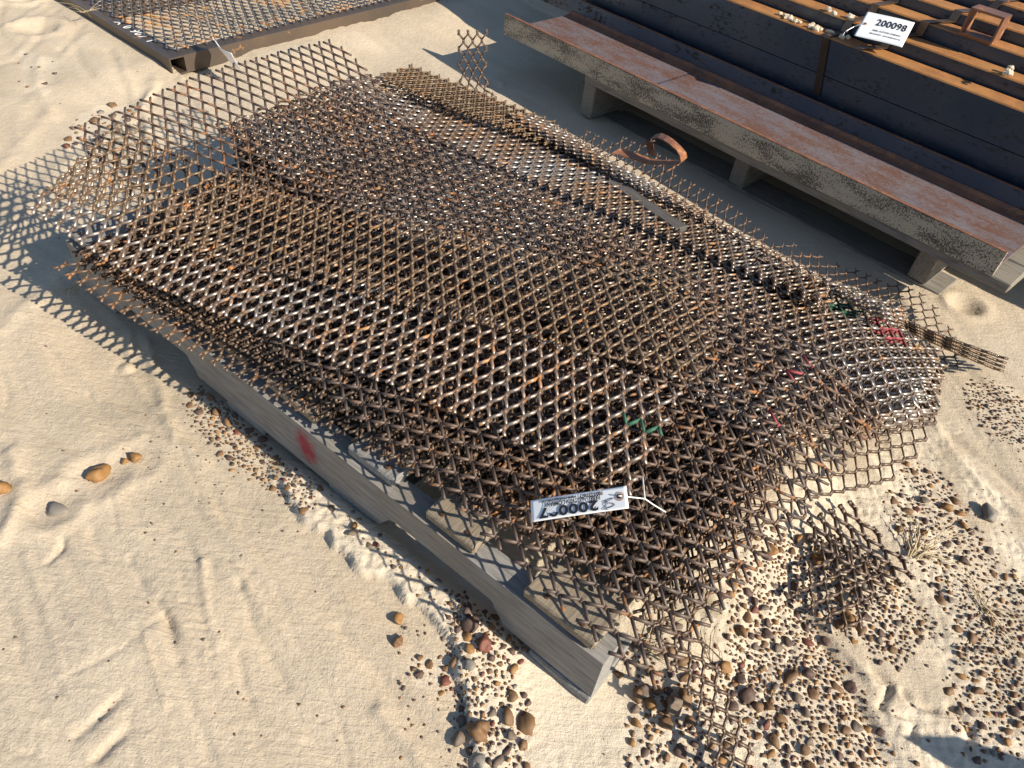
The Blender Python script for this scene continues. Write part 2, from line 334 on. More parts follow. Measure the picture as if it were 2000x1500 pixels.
PATCH = [  # gravel areas in the photograph: outline, pebbles, size range
    ([(378, 765), (400, 755), (520, 890), (560, 930), (620, 965), (600, 1000), (545, 960), (500, 925), (455, 905), (430, 870), (385, 810)], 330, (.0035, .0085)),
    ([(890, 1150), (940, 1130), (1010, 1200), (1010, 1280), (985, 1330), (900, 1310), (890, 1230)], 150, (.0045, .011)),
    ([(905, 1330), (960, 1300), (1010, 1370), (1000, 1500), (920, 1500), (905, 1420)], 150, (.0045, .012)),
    ([(1440, 1130), (1530, 1070), (1600, 1120), (1600, 1240), (1660, 1340), (1720, 1500), (1560, 1500), (1440, 1380), (1430, 1240)], 1300, (.0045, .011)),
    ([(1480, 1060), (1620, 1060), (1740, 1120), (1830, 1230), (1740, 1290), (1600, 1190), (1480, 1120)], 420, (.004, .010)),
    ([(1780, 900), (1850, 940), (1900, 1040), (1990, 1130), (2020, 1230), (1900, 1240), (1800, 1120), (1740, 1010)], 420, (.0035, .0095)),
    ([(1890, 1230), (2010, 1200), (2020, 1420), (1940, 1390), (1900, 1300)], 260, (.004, .0105)),
    ([(1890, 745), (1960, 750), (2020, 800), (2020, 890), (1950, 850), (1900, 800)], 260, (.0025, .006)),
    ([(1250, 1300), (1420, 1300), (1470, 1420), (1400, 1500), (1230, 1500), (1240, 1400)], 140, (.004, .0105)),
    ([(1210, 1280), (1260, 1240), (1330, 1260), (1320, 1300), (1240, 1320)], 40, (.004, .008)),
    ([(150, 235), (200, 205), (290, 215), (200, 290), (130, 300)], 46, (.006, .013)),
    ([(1850, 1330), (1900, 1300), (1990, 1460), (1900, 1480)], 50, (.004, .010)),
    ([(800, 1290), (890, 1280), (890, 1340), (810, 1345)], 14, (.004, .008)),
    ([(40, 110), (120, 130), (100, 200), (50, 185)], 10, (.006, .011)),
    ([(640, 940), (700, 1020), (760, 1090), (840, 1110), (880, 1150), (860, 1180), (760, 1110), (650, 1000)], 26, (.003, .007)),
]
PATCHW = [([tuple(at(*p)[:2]) for p in poly], n_, s_) for poly, n_, s_ in PATCH]
def in_poly(x, y, poly):
    r = np.zeros(np.shape(x), bool); j = len(poly)-1
    for i in range(len(poly)):
        xi, yi = poly[i]; xj, yj = poly[j]
        c = ((yi > y) != (yj > y)) & (x < (xj-xi)*(y-yi)/(yj-yi+1e-12)+xi); r ^= c; j = i
    return r
MOSS = at(1385, 1205); NEARPAL = None
def ground_h(x, y, want='z'):
    x = np.asarray(x, float); y = np.asarray(y, float)
    u_ = (x-O0[0])*U[0] + (y-O0[1])*U[1]; v_ = (x-O0[0])*V[0] + (y-O0[1])*V[1]
    near = sstep(9, 4, np.hypot(x, y-2))
    wx = fbm(x*2.2, y*2.2, 2)*.25
    left = sstep(.05, -.08, v_); far = sstep(.9, 1.5, u_)
    z = .014*fbm(x*.9+3, y*.9, 3) + .004*fbm(x*4, y*4, 3)
    # wash lines left by running water
    st = fbm(u_*1.4+wx, v_*15+wx*3, 3); z = z + (.0062*st + .0020*fbm(u_*3+wx*2, v_*46+wx*8, 2))*left*(1-far)
    st2 = fbm((x*.55+y*.83)*14+wx*3, (x*.83-y*.55)*1.6, 3); z = z + (.0085*st2 + .0022*fbm((x*.55+y*.83)*40+wx*8, (x*.83-y*.55)*4, 2))*far
    stR = fbm((u_+v_*.8)*2+wx, (v_-u_*.9)*12+wx*2, 3); right = sstep(.05, .2, v_)*sstep(.15, -.05, u_); z = z + .004*stR*right
    d, s, t = dpoly(x, y, LEDGE)
    fr = gnoise(x*60, y*60)*.006+gnoise(x*25, y*25)*.012
    inside = np.where((s*d+fr) < 0, 1.0, 0.0)                     # the crust side, towards the pallet
    sd = s*d + fr
    crust = sstep(.004, -.004, sd)*sstep(.30, .16, np.abs(sd))*sstep(-.28, -.2, v_)*sstep(.62, .54, u_)*sstep(-.3, -.2, u_)
    br = sstep(.06, -.02, u_)*sstep(-.02, .05, v_ - u_*.15+.02)*sstep(.95, .75, v_)
    br = np.maximum(br, sstep(-.14, -.22, u_)*sstep(-.12, -.05, v_)*sstep(.95, .8, v_))
    crust2 = np.clip(crust + br*sstep(-.15, .25, fbm(x*7, y*7, 3)+.12), 0, 1)
    z = z + .011*crust
    pock = np.minimum(gnoise(x*95, y*95), .15)*.6 + gnoise(x*190, y*190)*.35 + gnoise(x*330, y*330)*.18
    z = z + .0062*pock*crust2 + .0012*pock*(1-crust2)*near
    for pts, wd, hh in RIDGES:
        d, s, t = dpoly(x, y, pts); z = z + hh*np.exp(-(d/wd)**2)*(.7+.6*gnoise(x*30, y*30))
    for c, r, dp in PITS:
        d = np.hypot(x-c[0], y-c[1]); z = z - dp*np.exp(-(d/r)**2) + .45*dp*np.exp(-((d-1.5*r)/(.4*r))**2)
    # sand drifted against the rack's left tube and corner
    rc = at(338, 152)
    a = R_(143); dr = (x-rc[0])*math.cos(a)+(y-rc[1])*math.sin(a); dn = (x-rc[0])*math.cos(a+math.pi/2)+(y-rc[1])*math.sin(a+math.pi/2)
    z = z + .022*sstep(-.1, .1, dr)*sstep(.45, .05, np.abs(dn-.03))*(dn > -.02)
    rb = -((x-rc[0])*math.cos(a+math.pi/2)+(y-rc[1])*math.sin(a+math.pi/2))
    z = z + .024*sstep(.12, .30, rb)*sstep(-.30, -.02, dr)*sstep(.05, .0, dr)
    # hollow scoured below the pallet keeps it clear of the sand
    clear = sstep(.02, .10, u_)*sstep(1.26, 1.18, u_)*sstep(-.015, .02, v_)*sstep(.86, .81, v_)
    z = z*(1-.75*clear) - .006*clear
    z = z + .024*sstep(-.16, -.02, u_)*sstep(.10, .03, u_)*sstep(.06, .14, v_)*sstep(.75, .5, v_)
    lowc = sstep(.15, .02, np.hypot(u_-.0, v_-.0)); z = z*(1-lowc) + .002*lowc
    z = z*(.25+.75*near)
    if want == 'z': return z
    moss = np.exp(-(np.hypot((x-MOSS[0])/.05, (y-MOSS[1])/.035))**2)*(.6+.8*gnoise(x*40, y*40))
    damp = sstep(.05, .3, fbm(x*3+9, y*3, 3))*.35 + .3*right*sstep(0, .4, stR)
    pale = crust2.copy()
    for poly, n_, s_ in PATCHW: pale = np.where(in_poly(x, y, poly), np.maximum(pale, .55), pale)
    return z, np.clip(pale, 0, 1), np.clip(moss, 0, .85), np.clip(damp, 0, .6)
def axis_pts(segs, far):
    p = [np.arange(a, b, s) for a, b, s in segs]; p = np.concatenate(p + [[segs[-1][1]]])
    out = lambda st: np.cumsum(st*1.35**np.arange(30))
    hi = p[-1]+out(.05); lo = p[0]-out(.05); hi = hi[hi < far]; lo = lo[lo > -far]
    return np.concatenate([lo[::-1], p, hi])
gx = axis_pts([(-2.3, -1.1, .010), (-1.1, .95, .0038), (.95, 1.9, .011)], 120)
gy = axis_pts([(.22, 1.25, .0038), (1.25, 3.4, .0095)], 120)
GX, GY = np.meshgrid(gx, gy); gz, gcr, gmo, gda = ground_h(GX, GY, 'all')
nx, ny = len(gx), len(gy); idx = np.arange(nx*ny).reshape(ny, nx)
quads = np.stack([idx[:-1, :-1], idx[:-1, 1:], idx[1:, 1:], idx[1:, :-1]], -1).reshape(-1, 4)
gme = mesh_np('ground', np.stack([GX, GY, gz], -1).reshape(-1, 3), quads)
for nm, arr in (('crust', gcr), ('moss', gmo), ('damp', gda)):
    a = gme.attributes.new(nm, 'FLOAT', 'POINT'); a.data.foreach_set('value', arr.ravel().astype(np.float32))
gme.polygons.foreach_set('use_smooth', np.ones(len(quads), bool))
tag(link('ground', gme, M['sand']), 'pale wind and water washed sand yard with gravel patches', None, None, 'structure')
def gh(p): return float(ground_h(np.array([p[0]]), np.array([p[1]]))[0])

# ------------------------------------------------------------------ wooden pallet
PL = empty('wooden_pallet', tuple(O0), UA)
tag(PL, 'weathered grey wooden pallet carrying the stack of expanded metal', 'pallet')
def pboard(name, u0, u1, v0, v1, z0, z1, mat, along='v', seed=0, jit=.0012, rz=0.0, tilt=0.0):
    if along == 'v': me = box_mesh(v1-v0, u1-u0, z1-z0, .0025, 10, jit, seed)
    else: me = box_mesh(u1-u0, v1-v0, z1-z0, .0025, 14, jit, seed)
    o = link(name, me, mat, PL)
    if along == 'v': o.location = (u0, -v0, z0); o.rotation_euler = (tilt, 0, -math.pi/2 + rz)
    else: o.location = (u0, -v1, z0); o.rotation_euler = (0, tilt, rz)
    return o
def stringer(v0, name='stringer', mat=None, seed=0):
    prof = [(0, 0), (.145, 0)]
    for c0 in (.152, .84):
        L = .229
        prof += [(c0-.004, 0), (c0, .012)] + [(c0+.012+.012*(1-math.cos(t)), .026+.012*math.sin(t)) for t in (0, .8, 1.5)]
        prof += [(c0+L-.026, .038), (c0+L-.014, .030), (c0+L, .010), (c0+L+.006, 0)]
        prof += [(c0+L+.2, 0)] if c0 < .5 else []
    prof += [(1.219, 0), (1.219, .092)] + [(x, .092+random.uniform(-.0012, .0008)) for x in np.linspace(1.16, .05, 22)] + [(0, .0925)]
    bm = bmesh.new(); th = .037
    a = [bm.verts.new((x, 0, z)) for x, z in prof]; b = [bm.verts.new((x, th, z)) for x, z in prof]; n = len(prof)
    bm.faces.new(a); bm.faces.new(b[::-1])
    for i in range(n): bm.faces.new((a[i], b[i], b[(i+1) % n], a[(i+1) % n]))
    bmesh.ops.bevel(bm, geom=[e for e in bm.edges if len(e.link_faces) == 2 and e.calc_face_angle(0) > .9], offset=.0018, segments=1, affect='EDGES')
    o = link(name, bm_mesh(bm), mat, PL); o.location = (0, -v0-th, .018); return o
st_front = stringer(0.0, mat=M['wood_stringer'])
tag(st_front, 'notched grey stringer with a red paint smear')
stringer(.41, mat=M['wood']); stringer(.79, mat=M['wood'])
deck = [(.018, .127, -.004, 1), (.211, .300, -.002, 2), (.366, .458, .004, 3), (.531, .645, .004, 4), (.705, .800, .012, 5), (.860, .955, .004, 6), (1.02, 1.10, .006, 7), (1.13, 1.215, .0, 8)]
for u0, u1, vv, sd in deck:
    z0 = .1115 + (.006 if sd == 4 else 0)
    b_ = pboard('deck_board', u0, u1, vv+.008, .828, z0, z0+.017, M['wood_brown'] if sd in (1, 2, 4, 5) else M['wood'], 'v', sd, .0016, rz=random.uniform(-.008, .008))
    for k in (0, 1):
        bm = bmesh.new(); bmesh.ops.create_cone(bm, segments=8, radius1=.0045, radius2=.0035, depth=.003, cap_ends=True)
        nl = link('nail_head', bm_mesh(bm), M['nail'], b_); nl.location = (.012, (u1-u0)*(.25+.5*k), .0178)
pboard('bottom_board', .0, .10, -.004, .826, -.002, .017, M['wood'], 'v', 21)
pboard('bottom_board', .40, .50, 0, .826, -.002, .017, M['wood'], 'v', 22)
pboard('bottom_board', .66, .76, 0, .826, -.002, .017, M['wood'], 'v', 23)
pboard('bottom_board', 1.11, 1.215, 0, .826, -.002, .017, M['wood'], 'v', 24)

# ------------------------------------------------------------------ expanded metal
LWD, SWD = 0.0508, 0.0258
def expanded(P, x0, x1, y0, y1, lwd=LWD, swd=SWD, wd=.0036, th=.0026, tau=R_(50), bond=.16, cut=.5, keep=None, wob=0.0):
    """Expanded-metal lattice on the surface P(x, y) -> (n,3); x runs along the long way of the diamonds, y along the short way.
       Every strand is a twisted flat prism; every bond is a short double-width piece."""
    hx, hy = lwd/2, swd/2
    i0, i1 = int(math.floor(x0/hx))-1, int(math.ceil(x1/hx))+1; j0, j1 = int(math.floor(y0/hy))-1, int(math.ceil(y1/hy))+1
    I, J = np.meshgrid(np.arange(i0, i1+1), np.arange(j0, j1+1), indexing='ij'); k = (I+J) % 2 == 0; I = I[k]; J = J[k]
    X = I*hx; Y = J*hy
    ins = (X >= x0) & (X <= x1) & (Y >= y0) & (Y <= y1)
    if keep is not None: ins &= keep(X, Y)
    inside = {(a, b): True for a, b, q in zip(I, J, ins) if q}
    ex0, ey0, ex1, ey1 = [], [], [], []
    bl = bond*hx
    for a, b in zip(I, J):
        for dj in (1, -1):
            A = (a, b) in inside; B = (a+1, b+dj) in inside
            if not (A or B): continue
            xa, ya, xb, yb = a*hx+bl, b*hy, (a+1)*hx-bl, (b+dj)*hy
            if not (A and B):
                c = cut*random.uniform(.75, 1.15)
                if c <= .05: continue
                if A: xb, yb = xa+(xb-xa)*c, ya+(yb-ya)*c
                else: xa, ya = xb-(xb-xa)*c, yb-(yb-ya)*c
            ex0.append(xa); ey0.append(ya); ex1.append(xb); ey1.append(yb)
    bx = X[ins]; by = Y[ins]
    ex0, ey0, ex1, ey1 = map(np.array, (ex0, ey0, ex1, ey1))
    e = 1e-3
    def prism(xa, ya, xb, yb, wv, tv, tau, nseg):
        xm, ym = (xa+xb)/2, (ya+yb)/2
        dS = P(xm, ym+e)-P(xm, ym-e); dX = P(xm+e, ym)-P(xm-e, ym)
        nrm = lambda q: q/(np.linalg.norm(q, axis=1, keepdims=True)+1e-12)
        S = nrm(dS); N = nrm(np.cross(nrm(dX), S)); N = N*np.where(N[:, 2:3] < 0, -1.0, 1.0); T = nrm(P(xb, yb)-P(xa, ya))
        e1 = math.cos(tau)*S + math.sin(tau)*N; e1 = nrm(e1-(e1*T).sum(1, keepdims=True)*T); e2 = np.cross(T, e1)
        rings = []
        for s in np.linspace(0, 1, nseg+1):
            C = P(xa+(xb-xa)*s, ya+(yb-ya)*s)
            kk = 1.0
            rings.append(np.stack([C+a_*wv*kk/2*e1+b_*tv/2*e2 for a_, b_ in ((-1, -1), (1, -1), (1, 1), (-1, 1))], 1))
        Vt = np.stack(rings, 1); n = len(xa); base = np.arange(n)[:, None]*(4*(nseg+1)); q = []
        for s in range(nseg):
            for c in range(4): q.append(np.stack([base[:, 0]+s*4+c, base[:, 0]+s*4+(c+1) % 4, base[:, 0]+(s+1)*4+(c+1) % 4, base[:, 0]+(s+1)*4+c], 1))
        L = nseg*4
        q.append(np.stack([base[:, 0]+3, base[:, 0]+2, base[:, 0]+1, base[:, 0]], 1)); q.append(np.stack([base[:, 0]+L, base[:, 0]+L+1, base[:, 0]+L+2, base[:, 0]+L+3], 1))
        return Vt.reshape(-1, 3), np.concatenate(q, 0), np.tile(np.arange(n), L+2)
    v1, q1, own1 = prism(ex0, ey0, ex1, ey1, wd, th, tau, 1)
    v2, q2, own2 = prism(bx-bl*1.15, by, bx+bl*1.15, by, wd*1.45, th*.97, tau*.9, 1)
    info = dict(cx=np.concatenate([(ex0+ex1)/2, bx]), cy=np.concatenate([(ey0+ey1)/2, by]))
    own = np.concatenate([own1, own2+len(ex0)]); info['nstrand'] = len(ex0)
    return np.concatenate([v1, v2]), np.concatenate([q1, q2+len(v1)]), own, info
BOND = {M['stack_dark'].name: M['bond'], M['glint'].name: M['bond'], M['stack'].name: M['bond'], M['thin'].name: M['bond_thin']}
def sheet(name, label, group, P, ext, mat, paint=None, **kw):
    vs, qs, own, info = expanded(P, *ext, **kw)
    c = vs.mean(0); c[2] = vs[:, 2].min()
    ml = [mat, BOND.get(mat.name, mat)]; mats = (own >= info['nstrand']).astype(int)
    if paint:
        pts = P(info['cx'], info['cy'])
        for (pos, rad, pm) in paint:
            ml.append(M[pm]); hit = (np.hypot(pts[:, 0]-pos[0], pts[:, 1]-pos[1]) + np.abs(fbm(pts[:, 0]*40, pts[:, 1]*40, 2))*.01) < rad
            mats[hit[own]] = len(ml)-1
    me = mesh_np(name, vs-c, qs, mats)
    o = link(name, me, ml, None, tuple(c)); tag(o, label, 'metal sheet', group); return o
def uvplane(ou, ov, ang, zf, flip=1):
    """sheet laid on the stack: local x at angle ang from U, height from zf(u, v)"""
    ca, sa = math.cos(R_(ang)), math.sin(R_(ang))
    def P(x, y):
        x = np.asarray(x, float); y = np.asarray(y, float)*flip
        u_ = ou + x*ca - y*sa; v_ = ov + x*sa + y*ca; z = zf(u_, v_)
        return np.stack([O0[0]+u_*U[0]+v_*V[0], O0[1]+u_*U[1]+v_*V[1], z], -1)
    return P
bumpy = lambda u_, v_, s=0: .0035*fbm(u_*3+s*5.3, v_*3+s*2.1, 2)

def z_stack(u_, v_):                       # underside profile of the pile lying on the deck
    z = .134 + .018*sstep(.02, .4, v_) + .004*np.sin(u_*5)
    t = np.clip(v_-.66, 0, 1); z = z - .26*t*t/(t+.05)
    z = z - .22*np.clip(-u_-.0, 0, 1) - .5*np.clip(-u_-.1, 0, 1)**2
    return z + .12*np.clip(u_-.95, 0, 1)
def near_cut(P, pts):
    """keep only what lies beyond a line of (v, u) points at the near end"""
    vv, uu = zip(*pts)
    def k(X, Y):
        q = P(X, Y); d = q-O0; return d@U > np.interp(d@V, vv, uu)
    return k
def border(P, extra=0.0):
    """ragged long edge of the pile on the side of the steel channels"""
    uu, vv = (-.25, -.16, .0, .10, .25, .50, .80, 1.0, 1.3), (.92, .895, .83, .80, .825, .86, .935, .94, .92)
    return lambda X, Y: ((P(X, Y)-O0) @ V) < np.interp((P(X, Y)-O0) @ U, uu, vv)+extra
GRP = 'expanded metal sheets under the glinting strip'
LBL = 'rusty expanded metal sheet in the nest below the glinting strip'
for k in range(11):                        # left-hand nest
    dv = .012*(10-k)*.35 + random.uniform(-.012, .012); du = random.uniform(-.014, .014)
    P = uvplane(.60+du, .42-dv, 83+random.uniform(-2.2, 2.2), lambda u_, v_, k=k: z_stack(u_, v_)+.0043*k+bumpy(u_, v_, 1)*k/8)
    sheet('expanded_metal_sheet', LBL, GRP, P, (-.36, .12, -.55+.008*k, .62-.025*(k % 3)), M['stack_dark'], cut=.55, wd=.0038, tau=R_(-46))
for k in range(9):                         # right-hand nest, square stacked at its near end
    du = random.uniform(-.004, .004)+(.006*k if k > 5 else 0); dv = random.uniform(-.004, .004)
    P = uvplane(.48+du, .56+dv, 88+random.uniform(-.25, .25), lambda u_, v_, k=k: z_stack(u_, v_)+.014+.0062*k+bumpy(u_, v_, 2))
    pt = [(at(1730, 655, .17), .035, 'paint_red'), (at(1640, 625, .17), .03, 'paint_green')] if k in (6, 7, 8) else None
    sheet('expanded_metal_sheet', 'rusty expanded metal sheet in the square-stacked nest at the pallet end near the offcuts', 'expanded metal sheets in the square-stacked nest', P, (-.21, .46, -.68, .68), M['stack' if k > 3 else 'stack_dark'], pt, cut=.05, wd=.0040, tau=R_(-50),
          keep=lambda X, Y, P=P, k=k: near_cut(P, [(.3, .05), (.486, -.06), (.565, -.13), (.694, -.175), (.916, -.16), (1.1, -.1)])(X, Y) & border(P, .012*(k % 3)-.02)(X, Y))
z_top = lambda u_, v_: z_stack(u_, v_) + .046 + .028*sstep(.1, .45, v_) + bumpy(u_, v_, 3)
LBR = 'rusty expanded metal sheet fanned along the pallet edge that faces the steel channels'
def fan(n, uc, vc, ang, ext, z0, su, sv, mats, keep=None, pt=None, tau=-50, jit=.005):
    """a few sheets lying together as a stiff, slightly tilted flat nest"""
    for k in range(n):
        P = uvplane(uc+random.uniform(-jit, jit)+.004*k, vc+random.uniform(-jit, jit), ang+random.uniform(-.3, .3),
                    lambda u_, v_, k=k: z0 + su*(u_-uc) + sv*(v_-vc) + .0058*k + .5*bumpy(u_, v_, 6) - .5*np.clip(-u_-.02, 0, 1)**1.5)
        sheet('expanded_metal_sheet', LBR, 'expanded metal sheets fanned along the far pallet edge', P, ext, M[mats], pt if k >= n-2 else None, cut=.12, wd=.0040, tau=R_(tau), keep=border(P, random.uniform(-.01, .02)))
fan(4, .62, .80, 86, (-.13, .12, -.40, .56), .192, -.02, -.14, 'stack')
fan(4, .40, .865, 95, (-.055, .075, -.44, .46), .196, .035, -.30, 'stack', pt=[(at(1765, 640, .15), .028, 'paint_red')])
fan(3, .72, .945, 88, (-.05, .06, -.42, .44), .165, .02, -.30, 'stack_dark')
fan(3, .92, .84, 78, (-.06, .09, -.25, .30), .215, .05, -.12, 'thick', pt=[(at(745, 165, .25), .03, 'paint_green')], tau=40)
fan(2, .14, .77, 97, (-.08, .07, -.24, .20), .178, .06, -.15, 'scrap', tau=35)
# the big thin sheet over the whole pile
def z_big(u_, v_):
    z = np.maximum(z_top(u_, v_), .165) + .016
    z = z - .20*np.clip(-u_, 0, 1)*sstep(.1, .5, v_) + .030*sstep(.85, 1.3, u_)*(1+.8*v_)
    return z - .02*sstep(.1, -.05, v_)
Pbig = uvplane(.56, .325, 5, z_big)
sheet('expanded_metal_sheet', 'large thin dark expanded metal sheet lying across the top of the whole pile', None, Pbig, (-.655, .70, -.29, .29), M['thin'],
      [(at(1560, 745, .2), .014, 'paint_red'), (at(1530, 770, .2), .012, 'paint_red'), (at(1500, 860, .2), .012, 'paint_red')], wd=.0040, th=.0024, tau=R_(30), cut=.75, bond=.08)
# two thick strips on top
z_s3 = lambda u_, v_: z_big(u_, v_) + .008 + .003*np.sin(u_*4+1) - .03*np.clip(.02-v_, 0, 1)
P3 = uvplane(.655, .135, 79, z_s3)
sheet('expanded_metal_sheet', 'narrow glinting expanded metal strip with green paint dabs along the near pile side', None, P3, (-.088, .10, -.545, .56), M['glint'],
      [(at(1228, 828, .22), .013, 'paint_green'), (at(1262, 842, .22), .012, 'paint_green'), (at(1293, 860, .22), .012, 'paint_green'), (at(1330, 880, .22), .012, 'paint_green'), (at(1335, 950, .22), .020, 'paint_red'), (at(1300, 1000, .21), .016, 'paint_red')], wd=.0046, th=.0030, tau=R_(-46), cut=.6)
z_s2 = lambda u_, v_: z_big(u_, v_) + .017 + .003*np.sin(u_*4)
P2 = uvplane(.67, .255, 71, z_s2, 1)
sheet('expanded_metal_sheet', 'narrow brown wavy expanded metal strip lying along the middle of the pile top', None, P2, (-.10, .10, -.56, .56), M['thick'], wd=.0044, th=.0036, tau=R_(38), cut=.6, bond=.17)
# a lower sheet sagging off the near end, and loose pieces
z_sag = lambda u_, v_: np.maximum(z_stack(u_, v_)-.004, .128)*sstep(-.20, -.0, u_) + (.045+.03*v_)*(1-sstep(-.20, -.0, u_))
P = uvplane(.10, .52, 90, z_sag)
sheet('expanded_metal_sheet', 'lowest expanded metal sheet sagging off the pallet end above the gravel', None, P, (-.26, .30, -.20, .30), M['scrap'], cut=.05, wd=.0045, tau=R_(-45),
      keep=near_cut(P, [(.25, -.06), (.332, -.075), (.44, -.11), (.56, -.165), (.657, -.19), (.9, -.2)]))
def Pground(u0, v0, ang, zf):
    return uvplane(u0, v0, ang, zf)
gz_uv = lambda u_, v_: ground_h(O0[0]+u_*U[0]+v_*V[0], O0[1]+u_*U[1]+v_*V[1])
c = uvof(at(1690, 1085, .03))
P = Pground(c[0], c[1], 20, lambda u_, v_: np.maximum(gz_uv(u_, v_), .0)+.012+.14*np.clip(u_-c[0]+.03, 0, 1))
sheet('expanded_metal_scrap', 'small brown expanded metal offcut resting on the gravel by the pallet end', None, P, (-.075, .085, -.06, .065), M['scrap'], wd=.0050, th=.0034, tau=R_(40), cut=.3)
c2 = uvof(at(1640, 1120, .02))
P = Pground(c2[0], c2[1], 88, lambda u_, v_: np.maximum(gz_uv(u_, v_), .0)+.012+.10*np.clip(u_-c2[0]+.05, 0, 1))
sheet('expanded_metal_scrap', 'ragged expanded metal offcut lying under the brown offcut on the gravel', None, P, (-.08, .07, -.05, .06), M['scrap'], wd=.0044, tau=R_(-40), cut=.4)
# strip hanging from the big sheet's near corner down to the sand
A0 = W(.06, .10, .150); A1 = W(-.055, .105, .125); A2 = at(1400, 1380, .045); A3 = at(1450, 1530, .012)
def Phang(x, y):
    x = np.asarray(x, float); y = np.asarray(y, float); t = np.clip(x/.46, -.1, 1.1)[..., None]
    b = (1-t)**3*A0 + 3*(1-t)**2*t*A1 + 3*(1-t)*t*t*A2 + t**3*A3
    d = 3*((1-t)**2*(A1-A0)+2*(1-t)*t*(A2-A1)+t*t*(A3-A2)); sd = np.cross(d, [0, 0, 1.0]); sd /= np.linalg.norm(sd, axis=-1, keepdims=True)
    return b + sd*y[..., None] + np.array([0, 0, 1.0])*(.25*y[..., None]*t)
sheet('expanded_metal_strip', 'dark narrow expanded metal strip drooping from the pile corner to the sand', None, Phang, (.10, .47, -.030, .030), M['scrap'], wd=.0044, th=.003, tau=R_(30), cut=.35)  # darker steel colour stands in for the strip's backlit side
# curled strip standing up at the far back corner
BW = at(935, 185, .13)
def Pcurl(x, y):
    x = np.asarray(x, float); y = np.asarray(y, float); R0 = .05; a = np.clip((x-.20)/R0, 0, 1.75); f = np.minimum(x, .20)-.20; ex = np.clip(x-.20-1.75*R0, 0, 1)
    hor = f + R0*np.sin(a) + ex*math.cos(1.75); ver = R0*(1-np.cos(a)) + ex*math.sin(1.75) - .22*np.minimum(f, 0)*0 + f*.12
    d = np.array([-.50, .866, 0]); wv = np.array([.93, .36, 0])
    return BW + hor[..., None]*d + (y-.12*ex)[..., None]*wv + np.array([0, 0, 1.0])*(ver+.05*np.abs(y))[..., None]
sheet('expanded_metal_strip', 'grey expanded metal strip curled upright behind the far end of the pile', None, Pcurl, (.0, .385, -.045, .045), M['scrap'], wd=.0042, th=.003, tau=R_(35), cut=.2, swd=.024, lwd=.044)
# thin sheet with one long edge curled up, lying on the sand beside the pallet
def z_lean(u_, v_): return .020 + np.clip(v_-.96, 0, 1)*.55*sstep(.12, .45, u_) + .03*sstep(.1, .3, u_)
P = uvplane(.32, 1.02, 93, z_lean)
sheet('expanded_metal_sheet', 'thin expanded metal sheet on the sand beside the pallet, one edge curled up', None, P, (-.10, .25, -.58, .52), M['thin'], [(at(1700, 500, .03), .05, 'paint_red')], wd=.0034, th=.0022, tau=R_(-45), cut=.5,
      keep=lambda X, Y, P=P: near_cut(P, [(.95, -.12), (1.05, -.185), (1.2, -.10), (1.3, .1)])(X, Y) & ((P(X, Y)-O0) @ V < np.interp((P(X, Y)-O0) @ U, [.0, .12, .3, .5, .65, .9], [1.24, 1.22, 1.07, 1.09, 1.14, 1.08])))
# narrow strips sliding off the draped nest towards the sand
for k in range(4):
    a0 = at(1480+14*k, 505+3*k, .215-.006*k); a1 = at(1740, 625+5*k, .175-.007*k); a2 = at(1968-3*k, 702+8*k, .045-.007*k)
    def Ptail(x, y, a0=a0, a1=a1, a2=a2):
        x = np.asarray(x, float); y = np.asarray(y, float); t = (x/.68)[..., None]; b = (1-t)**2*a0+2*(1-t)*t*a1+t*t*a2
        return b + y[..., None]*(V*.80+np.array([0, 0, -.55])+.2*U)
    sheet('expanded_metal_strip', 'narrow rusty expanded metal strip sliding off the draped nest onto the sand', 'narrow strips sliding off the draped nest', Ptail, (0, .68, -.028, .028), M['thick' if k % 2 else 'scrap'], [(at(1810, 655, .1), .03, 'paint_red')] if k == 0 else None, wd=.0040, th=.0026, tau=R_(30), cut=.2)
# flattened offcut on top of the pile
c3 = uvof(at(1262, 548, .245))
P = uvplane(c3[0], c3[1], 150, lambda u_, v_: z_big(u_, v_)+.010)
sheet('expanded_metal_scrap', 'small flattened tan expanded metal offcut lying on the big thin sheet', None, P, (-.085, .085, -.032, .034), M['thick'], wd=.0062, th=.002, tau=R_(4), cut=.05, lwd=.036, swd=.027)
# single thin sheet poking out low at the far near-side corner
c4 = uvof(at(300, 600, .125))
P = uvplane(c4[0]+.05, c4[1]+.085, 80, lambda u_, v_: .131-.10*np.clip(-v_, 0, 1)+.0*u_)
sheet('expanded_metal_sheet', 'rusty orange expanded metal sheet poking out low beside the red smeared stringer', None, P, (-.10, .10, -.16, .16), M['thick'], wd=.0042, tau=R_(35), cut=.7)
# plank wedged on the pile
pk0 = W(.56, .80, .188); pk1 = W(.355, .725, .205); dv_ = pk1-pk0; Lk = float(np.linalg.norm(dv_))
o = link('wood_plank', box_mesh(Lk, .030, .022, .002, 8, .001, 5), M['wood_shaded'], None, tuple(pk0))
xa = dv_/Lk; ya = np.cross([0, 0, 1.0], xa); ya /= np.linalg.norm(ya); za = np.cross(xa, ya)
o.rotation_euler = Matrix((xa, ya, za)).transposed().to_euler(); tag(o, 'short weathered plank wedged on top of the mesh pile, coloured dark for shade', 'plank')
